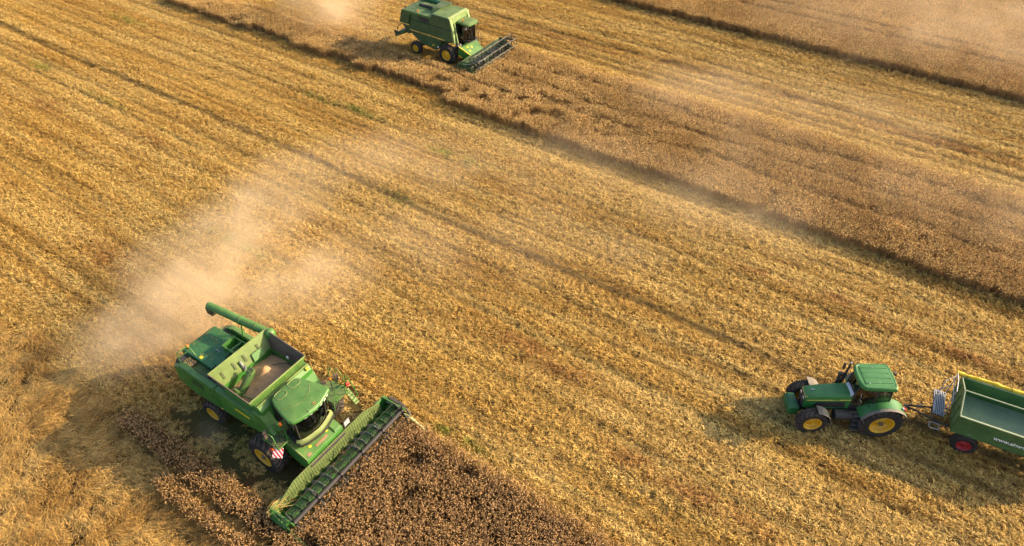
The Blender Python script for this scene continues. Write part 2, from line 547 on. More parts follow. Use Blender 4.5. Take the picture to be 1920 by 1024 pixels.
# ================================================================== machine building helpers
class MB:
    def __init__(s): s.v = []; s.f = []
    def add(s, vs, fs):
        n = len(s.v)
        s.v += [tuple(v) for v in vs]
        s.f += [tuple(i + n for i in f) for f in fs]
        return s
    def box(s, c, d, rot=None):
        x, y, z = (q / 2 for q in d)
        P = [Vector(p) for p in ((-x, -y, -z), (x, -y, -z), (x, y, -z), (-x, y, -z), (-x, -y, z), (x, -y, z), (x, y, z), (-x, y, z))]
        if rot: R = Euler(rot).to_matrix(); P = [R @ p for p in P]
        c = Vector(c)
        return s.add([p + c for p in P], [(3, 2, 1, 0), (4, 5, 6, 7), (0, 1, 5, 4), (1, 2, 6, 5), (2, 3, 7, 6), (3, 0, 4, 7)])
    def hexa(s, lo, hi):
        """lo / hi: four points each, same winding, counter-clockwise seen from hi"""
        return s.add(list(lo) + list(hi), [(3, 2, 1, 0), (4, 5, 6, 7), (0, 1, 5, 4), (1, 2, 6, 5), (2, 3, 7, 6), (3, 0, 4, 7)])
    def prism_y(s, prof, y0, y1):
        """profile of (x, z) counter-clockwise seen from -y"""
        k = len(prof)
        vs = [(x, y0, z) for x, z in prof] + [(x, y1, z) for x, z in prof]
        fs = [tuple(range(k)), tuple(range(2 * k - 1, k - 1, -1))]
        fs += [((i + 1) % k, i, i + k, (i + 1) % k + k) for i in range(k)]
        return s.add(vs, fs)
    def loft(s, rings, cap=True, closed=True):
        k = len(rings[0])
        vs = [p for r in rings for p in r]
        fs = []
        for j in range(len(rings) - 1):
            for i in range(k if closed else k - 1):
                a, b = j * k + i, j * k + (i + 1) % k
                fs.append((a, b, b + k, a + k))
        if cap:
            fs.append(tuple(range(k - 1, -1, -1)))
            fs.append(tuple((len(rings) - 1) * k + i for i in range(k)))
        return s.add(vs, fs)
    def prism_z(s, out, z0, z1, sc0=1, sc1=1):
        cx = sum(p[0] for p in out) / len(out); cy = sum(p[1] for p in out) / len(out)
        f = lambda q, z: [(cx + (x - cx) * q, cy + (y - cy) * q, z) for x, y in out]
        return s.loft([f(sc0, z0), f(sc1, z1)])
    def cyl(s, a, b, r0, r1=None, n=12, cap=True):
        r1 = r0 if r1 is None else r1
        a, b = Vector(a), Vector(b)
        d = (b - a).normalized(); u = d.orthogonal().normalized(); w = d.cross(u)
        ring = lambda c, r: [c + (u * math.cos(2 * math.pi * i / n) + w * math.sin(2 * math.pi * i / n)) * r for i in range(n)]
        return s.loft([ring(a, r0), ring(b, r1)], cap)
    def tube(s, pts, r, n=6):
        pts = [Vector(p) for p in pts]
        rings = []
        u = None
        for i, p in enumerate(pts):
            d = (pts[min(i + 1, len(pts) - 1)] - pts[max(i - 1, 0)]).normalized()
            if u is None: u = d.orthogonal().normalized()
            u = (u - d * u.dot(d)).normalized(); w = d.cross(u)
            rings.append([p + (u * math.cos(2 * math.pi * j / n) + w * math.sin(2 * math.pi * j / n)) * r for j in range(n)])
        return s.loft(rings)
    def lathe_y(s, prof, c=(0, 0, 0), n=32):
        """profile of (r, y) turned about the y axis"""
        rings = []
        for i in range(n):
            a = 2 * math.pi * i / n
            rings.append([(c[0] + r * math.cos(a), c[1] + y, c[2] + r * math.sin(a)) for r, y in prof])
        rings.append(rings[0])
        return s.loft(rings, cap=False, closed=False)
    def sphere(s, c, r, n=10, m=6, squash=1.0):
        rings = []
        for j in range(1, m):
            ph = math.pi * j / m
            rings.append([(c[0] + r * math.sin(ph) * math.cos(2 * math.pi * i / n), c[1] + r * math.sin(ph) * math.sin(2 * math.pi * i / n), c[2] - r * squash * math.cos(ph)) for i in range(n)])
        return s.loft(rings)
    def build(s, name, mat, parent=None, bevel=0.0, angle=35, label=None, stuff=False, flip=False):
        me = bpy.data.meshes.new(name)
        me.from_pydata(s.v, [], s.f)
        bm = bmesh.new(); bm.from_mesh(me)
        bmesh.ops.recalc_face_normals(bm, faces=bm.faces)
        bm.to_mesh(me); bm.free()
        me.polygons.foreach_set('use_smooth', [True] * len(me.polygons))
        me.set_sharp_from_angle(angle=rad(angle))
        me.materials.append(M[mat] if isinstance(mat, str) else mat)
        o = bpy.data.objects.new(name, me)
        COL.objects.link(o)
        if parent is not None: o.parent = parent
        if bevel:
            b = o.modifiers.new('bevel', 'BEVEL')
            b.width = bevel; b.segments = 2; b.limit_method = 'ANGLE'; b.angle_limit = rad(40)
            b.harden_normals = True
        if label: o['label'] = label
        if stuff: o['kind'] = 'stuff'
        return o

def thing(name, label, cat, loc, rz, group=None):
    o = bpy.data.objects.new(name, None)
    o.empty_display_size = .3
    COL.objects.link(o)
    o.location = loc; o.rotation_euler = (0, 0, rz)
    o['label'] = label; o['category'] = cat
    if group: o['group'] = group
    return o

def node(name, parent, loc=(0, 0, 0), rot=(0, 0, 0)):
    o = bpy.data.objects.new(name, None)
    o.empty_display_size = .2
    COL.objects.link(o); o.parent = parent
    o.location = loc; o.rotation_euler = rot
    return o

# ------------------------------------------------------------------ paints
def paint(name, col, rough=.42, dust=.3, dustcol=(.42, .30, .16), metal=0.0, coat=.0, wear=.12, spec=.5):
    m, nt, b, out = new_mat(name)
    tc = nt.nodes.new('ShaderNodeTexCoord')
    p = tc.outputs['Object']
    a = nz(nt, p, 1.7, 4, .6)
    f = nz(nt, p, 14, 4, .7)
    c = mixc(nt, rng(nt, a, .3, .7), tuple(q * (1 - wear) for q in col), tuple(min(1, q * (1 + wear)) for q in col))
    g = nt.nodes.new('ShaderNodeNewGeometry')
    sx = nt.nodes.new('ShaderNodeSeparateXYZ')
    nt.links.new(g.outputs['Normal'], sx.inputs[0])
    up = rng(nt, sx.outputs[2], .2, .95)                       # dust settles on level surfaces
    d = mth(nt, 'MULTIPLY', mth(nt, 'ADD', mth(nt, 'MULTIPLY', up, .75), .25), dust)
    d = mth(nt, 'MULTIPLY', d, rng(nt, mth(nt, 'ADD', mth(nt, 'MULTIPLY', a, .6), mth(nt, 'MULTIPLY', f, .4)), .3, .7, .35, 1.0))
    c = mixc(nt, d, c, dustcol)
    setv(nt, b.inputs['Base Color'], c)
    r = mth(nt, 'ADD', mth(nt, 'MULTIPLY', d, .4), mth(nt, 'ADD', rough, mth(nt, 'MULTIPLY', f, .12)))
    setv(nt, b.inputs['Roughness'], r)
    b.inputs['Metallic'].default_value = metal
    b.inputs['Specular IOR Level'].default_value = spec
    b.inputs['Coat Weight'].default_value = coat
    b.inputs['Coat Roughness'].default_value = .2
    bp = nt.nodes.new('ShaderNodeBump'); bp.inputs['Strength'].default_value = .08; bp.inputs['Distance'].default_value = .01
    nt.links.new(f, bp.inputs['Height']); nt.links.new(bp.outputs[0], b.inputs['Normal'])
    return m

M['green'] = paint('harvester_green_paint', (.030, .165, .020), .38, .22, wear=.15)
M['green_dusty'] = paint('dusty_green_paint', (.048, .15, .027), .5, .30, wear=.2)
M['green_pale'] = paint('pale_green_paint', (.11, .19, .04), .55, .40, wear=.2)  # paler green for tank ends, sill, ledges and edges
M['green_deep'] = paint('deep_green_paint', (.012, .12, .036), .36, .08)
M['green_old'] = paint('old_green_paint', (.024, .075, .022), .5, .20, wear=.2)
M['green_old_light'] = paint('worn_light_green', (.16, .25, .08), .5, .3)
M['green_tractor'] = paint('tractor_green', (.020, .165, .036), .34, .12)
M['green_trailer'] = paint('trailer_green', (.045, .125, .032), .5, .18, wear=.18)
M['teal_floor'] = paint('trailer_floor', (.09, .20, .125), .45, .22, wear=.15)
M['rail_pale'] = paint('scuffed_rail', (.34, .40, .24), .5, .25)
M['dark'] = paint('dark_metal', (.03, .03, .032), .55, .18)
M['dark_brown'] = paint('dusty_dark_steel', (.075, .055, .045), .6, .35)
M['screen'] = paint('dusty_screen', (.085, .13, .03), .6, .45, dustcol=(.26, .22, .10))
M['reel_dark'] = paint('reel_dark_paint', (.022, .018, .02), .6, .04)
M['reel_steel'] = paint('worn_reel_bar', (.16, .14, .12), .5, .25)
M['steel'] = paint('worn_steel', (.42, .42, .43), .35, .12, metal=.7)
M['silver'] = paint('galvanised_steel', (.45, .46, .50), .5, .05, metal=.3)
M['black'] = paint('black_plastic', (.022, .022, .024), .5, .12)
M['tyre'] = paint('tyre_rubber', (.022, .021, .021), .8, .38, dustcol=(.20, .15, .10), spec=.2)
M['lug'] = paint('dusty_tyre_tread', (.035, .03, .027), .8, .6, dustcol=(.24, .17, .115), spec=.2)
M['rim'] = paint('yellow_rim_paint', (.66, .36, .006), .42, .22)
M['red_rim'] = paint('red_rim_paint', (.38, .012, .02), .45, .12)
M['yellow'] = paint('yellow_sticker', (.85, .60, .02), .5, .05)
M['cream'] = paint('cream_stripe', (.72, .50, .10), .5, .1)
M['white'] = paint('white_print', (.80, .80, .76), .5, .05)
M['red'] = paint('red_plastic', (.62, .02, .03), .35, .05)
M['tarp'] = paint('yellow_tarpaulin', (.80, .52, .02), .45, .08, wear=.2)
M['rust'] = paint('worn_bare_patch', (.24, .14, .075), .7, .3)
M['plastic_pale'] = paint('pale_divider_plastic', (.52, .55, .28), .45, .1)
M['mud'] = paint('grey_fender_plastic', (.10, .09, .08), .6, .45, dustcol=(.40, .33, .26))
def glass_mat():
    m, nt, b, out = new_mat('tinted_cab_glass')
    b.inputs['Base Color'].default_value = (.55, .62, .55, 1)
    b.inputs['Roughness'].default_value = .04
    b.inputs['Transmission Weight'].default_value = .0
    tr = nt.nodes.new('ShaderNodeBsdfTransparent'); tr.inputs[0].default_value = (.42, .46, .42, 1)
    gl = nt.nodes.new('ShaderNodeBsdfGlossy'); gl.inputs['Roughness'].default_value = .05
    fr = nt.nodes.new('ShaderNodeFresnel'); fr.inputs[0].default_value = 1.5
    mx = nt.nodes.new('ShaderNodeMixShader')
    k = mth(nt, 'ADD', fr.outputs[0], .03)
    setv(nt, mx.inputs[0], k)
    nt.links.new(tr.outputs[0], mx.inputs[1]); nt.links.new(gl.outputs[0], mx.inputs[2])
    nt.links.new(mx.outputs[0], out.inputs['Surface'])
    return m
M['glass'] = glass_mat()
def amber_mat():
    m, nt, b, out = new_mat('amber_lens')
    b.inputs['Base Color'].default_value = (.95, .22, .01, 1)
    b.inputs['Roughness'].default_value = .15
    b.inputs['Subsurface Weight'].default_value = .3
    b.inputs['Subsurface Radius'].default_value = (.05, .02, .01)
    return m
M['amber'] = amber_mat()
def lens_mat():
    m, nt, b, out = new_mat('lamp_glass')
    b.inputs['Base Color'].default_value = (.85, .85, .82, 1)
    b.inputs['Roughness'].default_value = .08
    b.inputs['Metallic'].default_value = .6
    return m
M['lens'] = lens_mat()
def grain_mat():
    m, nt, b, out = new_mat('loose_grain')
    tc = nt.nodes.new('ShaderNodeTexCoord')
    f = nz(nt, tc.outputs['Object'], 60, 3, .8)
    a = nz(nt, tc.outputs['Object'], 2.5, 3)
    c = mixc(nt, rng(nt, f, .3, .7), (.34, .19, .085), (.60, .37, .19))
    c = mixc(nt, rng(nt, a, .35, .7), c, (.50, .30, .15))
    setv(nt, b.inputs['Base Color'], c)
    b.inputs['Roughness'].default_value = .85
    bp = nt.nodes.new('ShaderNodeBump'); bp.inputs['Strength'].default_value = .5; bp.inputs['Distance'].default_value = .02
    nt.links.new(f, bp.inputs['Height']); nt.links.new(bp.outputs[0], b.inputs['Normal'])
    return m
M['grain'] = grain_mat()
M['grain_bright'] = paint('falling_grain', (.80, .50, .20), .8, .1)
M['skin'] = paint('skin', (.45, .24, .16), .6, 0.0)
M['shirt'] = paint('work_shirt', (.10, .14, .22), .8, 0.0)
M['trousers'] = paint('work_trousers', (.05, .05, .07), .8, 0.0)
M['hair'] = paint('hair', (.06, .035, .02), .7, 0.0)

def hazard_mat():
    m, nt, b, out = new_mat('red_white_warning')
    tc = nt.nodes.new('ShaderNodeTexCoord')
    sx = nt.nodes.new('ShaderNodeSeparateXYZ'); nt.links.new(tc.outputs['Object'], sx.inputs[0])
    v = mth(nt, 'FRACT', mth(nt, 'MULTIPLY', mth(nt, 'ADD', sx.outputs[0], sx.outputs[2]), 5.5))
    c = mixc(nt, mth(nt, 'GREATER_THAN', v, .5), (.82, .80, .76), (.70, .03, .03))
    setv(nt, b.inputs['Base Color'], c); b.inputs['Roughness'].default_value = .4
    return m
M['hazard'] = hazard_mat()

# ------------------------------------------------------------------ shared builders
def wheel(parent, x, y, r, w, rimr, side, rimmat='rim', steer=0.0, nl=18, lug=.045, dish=.12, label=None):
    """side: +1 when the outer face looks to +y"""
    wn_ = node('wheel', parent, (x, y, r), (0, random.Random(int(x * 100 + y * 10)).uniform(0, 1), 0))
    wn_.rotation_mode = 'ZXY' if False else 'XYZ'
    wn_.rotation_euler = (0, 0, steer)
    if label: wn_['label'] = label
    h = w / 2
    sh = r - lug
    prof = [(rimr, -h * .72), (rimr + .03, -h * .92), (rimr + (sh - rimr) * .5, -h), (sh - .07, -h * .96), (sh - .015, -h * .78), (sh, -h * .4), (sh + .008, 0),
            (sh, h * .4), (sh - .015, h * .78), (sh - .07, h * .96), (rimr + (sh - rimr) * .5, h), (rimr + .03, h * .92), (rimr, h * .72)]
    MB().lathe_y(prof, n=40).build('tyre', 'tyre', wn_, angle=50)
    tr = MB()
    for k in range(nl):
        for sd in (-1, 1):
            a0 = 2 * math.pi * (k + (.5 if sd > 0 else 0)) / nl
            da = 2 * math.pi / nl
            pts = []
            for (yy, aa, rr) in ((.03 * sd, a0 + da * .75, sh), (h * .55 * sd, a0 + da * .25, sh - .005), (h * .99 * sd, a0, sh - .075)):
                pts.append((yy, aa, rr))
            wd_ = .34 * da * .5
            for q in range(2):
                (ya, aa, ra), (yb, ab, rb) = pts[q], pts[q + 1]
                P = lambda yv, ang, rr: (rr * math.cos(ang), yv, rr * math.sin(ang))
                lo = [P(ya, aa - wd_, ra - .01), P(yb, ab - wd_, rb - .01), P(yb, ab + wd_, rb - .01), P(ya, aa + wd_, ra - .01)]
                la = lug; lb = lug if q == 0 else lug * .8
                hi = [P(ya, aa - wd_ * .8, ra + la), P(yb, ab - wd_ * .8, rb + lb), P(yb, ab + wd_ * .8, rb + lb), P(ya, aa + wd_ * .8, ra + la)]
                tr.hexa(lo, hi)
    tr.build('tread', 'lug', wn_, stuff=True)
    s = side
    rp = [(rimr + .035, s * h * .93), (rimr + .03, s * h * .99), (rimr - .005, s * h * .96), (rimr - .03, s * h * .80), (rimr * .93, s * h * .5), (rimr * .90, s * (h - dish)), (rimr * .78, s * (h - dish * 1.25)),
          (rimr * .55, s * (h - dish * 1.15)), (rimr * .42, s * (h - dish * .7)), (rimr * .25, s * (h - dish * .7)), (.001, s * (h - dish * .7))]
    MB().lathe_y(rp, n=36).build('rim', rimmat, wn_, angle=40)
    hb = MB()
    hb.cyl((0, s * (h - dish * .75), 0), (0, s * (h - dish * .75 + .09), 0), rimr * .22, rimr * .17, 14)
    for k in range(8):
        a = 2 * math.pi * k / 8
        q = rimr * .35
        hb.cyl((q * math.cos(a), s * (h - dish * .72), q * math.sin(a)), (q * math.cos(a), s * (h - dish * .72 + .035), q * math.sin(a)), .022, .02, 6)
    hb.build('hub', rimmat if rimmat == 'red_rim' else 'dark_brown' if rimr > .4 else rimmat, wn_)
    ib = MB().lathe_y([(rimr, -s * h * .7), (rimr * .9, -s * h * .5), (rimr * .85, s * h * .2)], n=28)
    ib.build('rim_barrel', rimmat, wn_)
    return wn_

def handrail(parent, pts, r=.018, mat='green', name='handrail'):
    return MB().tube(pts, r, 6).build(name, mat, parent)

def arc_pts(cx, cy, z, rx, ry, a0, a1, n):
    return [(cx + rx * math.cos(rad(a0 + (a1 - a0) * i / (n - 1))), cy + ry * math.sin(rad(a0 + (a1 - a0) * i / (n - 1))), z) for i in range(n)]

def lettering(txt, size, mat, parent, matrix, depth=.003, name='lettering', width=None, shear=0.0, spacing=1.0):
    cu = bpy.data.curves.new(name, 'FONT')
    cu.body = txt; cu.size = size; cu.extrude = depth; cu.shear = shear; cu.space_character = spacing; cu.offset = size * .035
    tmp = bpy.data.objects.new(name, cu)
    COL.objects.link(tmp)
    dg = bpy.context.evaluated_depsgraph_get()
    me = bpy.data.meshes.new_from_object(tmp.evaluated_get(dg))
    bpy.data.objects.remove(tmp)
    me.materials.clear(); me.materials.append(M[mat])
    o = bpy.data.objects.new(name, me)
    COL.objects.link(o); o.parent = parent
    o.matrix_local = matrix
    if width:
        xs = [v.co.x for v in me.vertices]
        k = width / (max(xs) - min(xs))
        for v in me.vertices: v.co.x *= k
    return o

def driver(x, y, z, parent_thing, label, rz=0.0):
    """seated driver: one continuous body; clothing and hair as children. x,y,z: seat point in the machine's frame"""
    mw = Matrix.Translation(parent_thing.location) @ Matrix.Rotation(parent_thing.rotation_euler.z, 4, 'Z')
    p = mw @ Vector((x, y, z))
    J = [((0, 0, .08), .14), ((0, 0, .30), .15), ((0, 0, .50), .16), ((.01, 0, .60), .065), ((.03, 0, .70), .085), ((.035, 0, .80), .095), ((.03, 0, .88), .06)]
    edges = [(i, i + 1) for i in range(6)]
    def chain(start, pts):
        i0 = start
        for q in pts:
            J.append(q); edges.append((i0, len(J) - 1)); i0 = len(J) - 1
    for s in (-1, 1):
        chain(2, [((.02, .2 * s, .50), .06), ((.12, .25 * s, .26), .048), ((.36, .16 * s, .28), .036), ((.44, .14 * s, .30), .03)])
        chain(0, [((.05, .1 * s, .06), .085), ((.45, .13 * s, .10), .068), ((.50, .13 * s, -.26), .045), ((.60, .13 * s, -.30), .035)])
    me = bpy.data.meshes.new('person')
    me.from_pydata([q[0] for q in J], edges, [])
    o = bpy.data.objects.new('person', me)
    COL.objects.link(o)
    o.location = p; o.rotation_euler = (0, 0, parent_thing.rotation_euler.z + rz)
    sk = o.modifiers.new('skin', 'SKIN')
    for i, q in enumerate(J): me.skin_vertices[0].data[i].radius = (q[1], q[1])
    me.skin_vertices[0].data[0].use_root = True
    sb = o.modifiers.new('sub', 'SUBSURF'); sb.levels = 1; sb.render_levels = 1
    me.materials.append(M['skin'])
    o['label'] = label; o['category'] = 'person'
    sh = MB()
    sh.loft([[(q[0] + a * math.cos(t_), b_ * math.sin(t_), q[1]) for t_ in [2 * math.pi * i / 12 for i in range(12)]] for q, a, b_ in (((0, .02), .17, .19), ((0, .3), .17, .20), ((0, .48), .15, .23), ((.01, .56), .08, .11))], cap=False)
    for s in (-1, 1): sh.tube([(.02, .2 * s, .50), (.12, .26 * s, .26), (.28, .19 * s, .28)], .07, 8)
    sh.build('shirt', 'shirt', o)
    tr = MB()
    for s in (-1, 1): tr.tube([(.0, .1 * s, .05), (.45, .13 * s, .10), (.50, .13 * s, -.24)], .095, 8)
    tr.build('trousers', 'trousers', o)
    MB().sphere((.02, 0, .845), .105, 10, 6, .8).build('hair', 'hair', o)
    return o

# ================================================================== the near harvester
def header(parent, x0, yc, W, paintm, bandm, with_tarp=True, tube_r=.105, reel_r=.52, reel_x=1.12, reel_z=1.05, silver=True, back_h=1.0, raised=1.36, bar_mat='reel_dark', fl_mat=None, phase=.35, tine_n=46, old=False):
    """grain platform: x0 = back sheet; parts are children of the machine"""
    yl, yr = yc - W / 2, yc + W / 2
    # floor, back sheet
    MB().prism_y([(x0, .28), (x0 + .25, .20), (x0 + .98, .14), (x0 + .98, .17), (x0 + .27, .25), (x0 + .02, .33)], yl + .03, yr - .03).build('cutter_floor', fl_mat or paintm, parent)
    b = MB()
    b.hexa([(x0, yl + .02, .28), (x0 + .05, yl + .02, .28), (x0 + .05, yr - .02, .28), (x0, yr - .02, .28)],
           [(x0 - .10, yl + .02, back_h), (x0 - .05, yl + .02, back_h), (x0 - .05, yr - .02, back_h), (x0 - .10, yr - .02, back_h)])
    b.build('back_sheet', paintm, parent)
    MB().cyl((x0 - .09, yl, back_h + .02), (x0 - .09, yr, back_h + .02), .065, n=8).build('top_beam', paintm, parent)
    # raised crop screen, wider at the bottom, leaning back, made of slats with holes between
    sc_m = MB()
    n = 46
    ya, yb = yl + .45, yr - .45
    def hz(y):
        e = min((y - ya) / .9, (yb - y) / .9, 1.0)
        return back_h + .04 + (raised - back_h) * max(0, min(1, e)) 
    if raised > back_h:
        for i in range(n):
            y = ya + (yb - ya) * (i + .5) / n
            h = hz(y)
            z0_ = .62
            wy = (yb - ya) / n * .42
            xo = lambda z: x0 + .06 - (z - .62) * .16
            sc_m.hexa([(xo(z0_), y - wy, z0_), (xo(z0_) + .02, y - wy, z0_), (xo(z0_) + .02, y + wy, z0_), (xo(z0_), y + wy, z0_)],
                      [(xo(h), y - wy, h), (xo(h) + .02, y - wy, h), (xo(h) + .02, y + wy, h), (xo(h), y + wy, h)])
        for fz in (.02, .36, .70, 1.0):
            pts = []
            for i in range(20):
                y = ya + (yb - ya) * i / 19
                z = .62 + (hz(y) - .62) * fz
                pts.append((x0 + .075 - (z - .62) * .16, y, z))
            sc_m.tube(pts, .024 if fz in (.02, 1.0) else .016, 5)
        sc_m.build('crop_screen', bandm, parent)
        
    # end shields + dividers
    for s, y in ((-1, yl), (1, yr)):
        e = MB().prism_y([(x0 - .15, .2), (x0 + .9, .12), (x0 + 1.35, .16), (x0 + 1.45, .42), (x0 + .95, .72), (x0 + .25, back_h + .06), (x0 - .15, back_h + .02)], y - .035, y + .035)
        es = e.build('end_shield', paintm, parent, bevel=.015)
        MB().box((x0 + .45, y + .06 * s, .62), (.75, .07, .38)).build('drive_cover', 'dark' if s > 0 else paintm, es, bevel=.02)
    # auger with flighting
    ax, az, ar = x0 + .50, .58, .20
    ag = MB().cyl((ax, yl + .06, az), (ax, yr - .06, az), ar, n=14).build('intake_auger', paintm, parent)
    turns = (W / 2 - .55) / .42
    for s, ys, ye in ((-1, yl + .08, yc - .5), (1, yr - .08, yc + .5)):
        fl = [MB(), MB()]
        N_ = int(turns * 14)
        for i in range(N_):
            a0, a1 = 2 * math.pi * i / 14 * s, 2 * math.pi * (i + 1) / 14 * s
            q0 = ys + (ye - ys) * i / N_; q1 = ys + (ye - ys) * (i + 1) / N_
            P = lambda a, r, q: (ax + r * math.cos(a), q, az + r * math.sin(a))
            mid = abs((q0 + q1) / 2 - yc)
            k = 1 if (silver and mid < W * .30) else 0
            fl[k].hexa([P(a0, ar, q0 - .006), P(a0, ar + .17, q0 - .006), P(a1, ar + .17, q1 - .006), P(a1, ar, q1 - .006)],
                       [P(a0, ar, q0 + .006), P(a0, ar + .17, q0 + .006), P(a1, ar + .17, q1 + .006), P(a1, ar, q1 + .006)])
        if fl[0].v: fl[0].build('flighting', paintm, ag)
        if fl[1].v: fl[1].build('worn_flighting', 'steel', ag)
    fg = MB()
    for i in range(10):
        y = yc - .42 + .84 * i / 9; a = i * 1.9
        fg.cyl((ax, y, az), (ax + .33 * math.cos(a), y, az + .33 * math.sin(a)), .012, n=5)
    fg.build('retracting_fingers', 'steel', ag)
    # cutter bar
    kb = MB().box((x0 + .99, yc, .16), (.05, W - .08, .03))
    kn = int(W / .0762)
    for i in range(kn):
        y = yl + .06 + (W - .12) * i / (kn - 1)
        kb.add([(x0 + 1.0, y - .02, .15), (x0 + 1.0, y + .02, .15), (x0 + 1.14, y, .14), (x0 + 1.0, y, .19)], [(0, 1, 2), (0, 2, 3), (1, 3, 2), (0, 3, 1)])
    kb.build('cutter_bar', 'steel', parent, stuff=True)
    # skid plates under the cutter table
    # reel
    rx, rz_ = x0 + reel_x, reel_z
    rl = MB().cyl((rx, yl + .18, rz_), (rx, yr - .18, rz_), tube_r, n=14).build('reel_tube', bar_mat, parent)
    for s, y in ((-1, yl + .12), (1, yr - .12)):
        MB().hexa([(x0 - .12, y - .035, back_h + .02), (rx + .12, y - .035, rz_ + .05), (rx + .12, y + .035, rz_ + .05), (x0 - .12, y + .035, back_h + .02)],
                  [(x0 - .12, y - .035, back_h + .13), (rx + .12, y - .035, rz_ + .14), (rx + .12, y + .035, rz_ + .14), (x0 - .12, y + .035, back_h + .13)]).build('reel_arm', paintm, parent)
        MB().cyl((x0 + .1, y, back_h - .12), (rx - .1, y, rz_ + .03), .028, n=8).build('lift_cylinder', 'steel', parent)
    nb = 6
    ystar = [yl + .22 + (W - .44) * i / 5 for i in range(6)]
    st = MB()
    for y in ystar:
        for k in range(nb):
            a = phase + 2 * math.pi * k / nb
            b2 = phase + 2 * math.pi * (k + 1) / nb
            p = (rx + reel_r * math.cos(a), y, rz_ + reel_r * math.sin(a))
            st.hexa([(rx + .05 * math.cos(a + 1.57), y - .012, rz_ + .05 * math.sin(a + 1.57)), (rx - .05 * math.cos(a + 1.57), y - .012, rz_ - .05 * math.sin(a + 1.57)), (rx - .05 * math.cos(a + 1.57), y + .012, rz_ - .05 * math.sin(a + 1.57)), (rx + .05 * math.cos(a + 1.57), y + .012, rz_ + .05 * math.sin(a + 1.57))],
                    [(p[0] + .022 * math.cos(a + 1.57), y - .012, p[2] + .022 * math.sin(a + 1.57)), (p[0] - .022 * math.cos(a + 1.57), y - .012, p[2] - .022 * math.sin(a + 1.57)), (p[0] - .022 * math.cos(a + 1.57), y + .012, p[2] - .022 * math.sin(a + 1.57)), (p[0] + .022 * math.cos(a + 1.57), y + .012, p[2] + .022 * math.sin(a + 1.57))])
            if old:
                st.cyl((rx, y, rz_), p, .026, n=5)
                p2 = (rx + reel_r * math.cos(b2), y, rz_ + reel_r * math.sin(b2))
                st.cyl(p, p2, .030, n=5)
        st.cyl((rx, y - .03, rz_), (rx, y + .03, rz_), tube_r + .05, n=12)
    st.build('reel_spider', 'black' if not old else 'dark', rl)
    for k in range(nb):
        a = phase + 2 * math.pi * k / nb
        p = (rx + reel_r * math.cos(a), rz_ + reel_r * math.sin(a))
        tb = MB().cyl((p[0], yl + .2, p[1]), (p[0], yr - .2, p[1]), (.013 if not old else .022), n=6)
        for i in range(tine_n):
            y = yl + .25 + (W - .5) * i / (tine_n - 1)
            tb.cyl((p[0], y, p[1]), (p[0] - .03, y, p[1] - .21), .006, n=3, cap=False)
        tb.build('tine_bar', 'reel_dark' if not old else 'reel_steel', rl)
    return rl

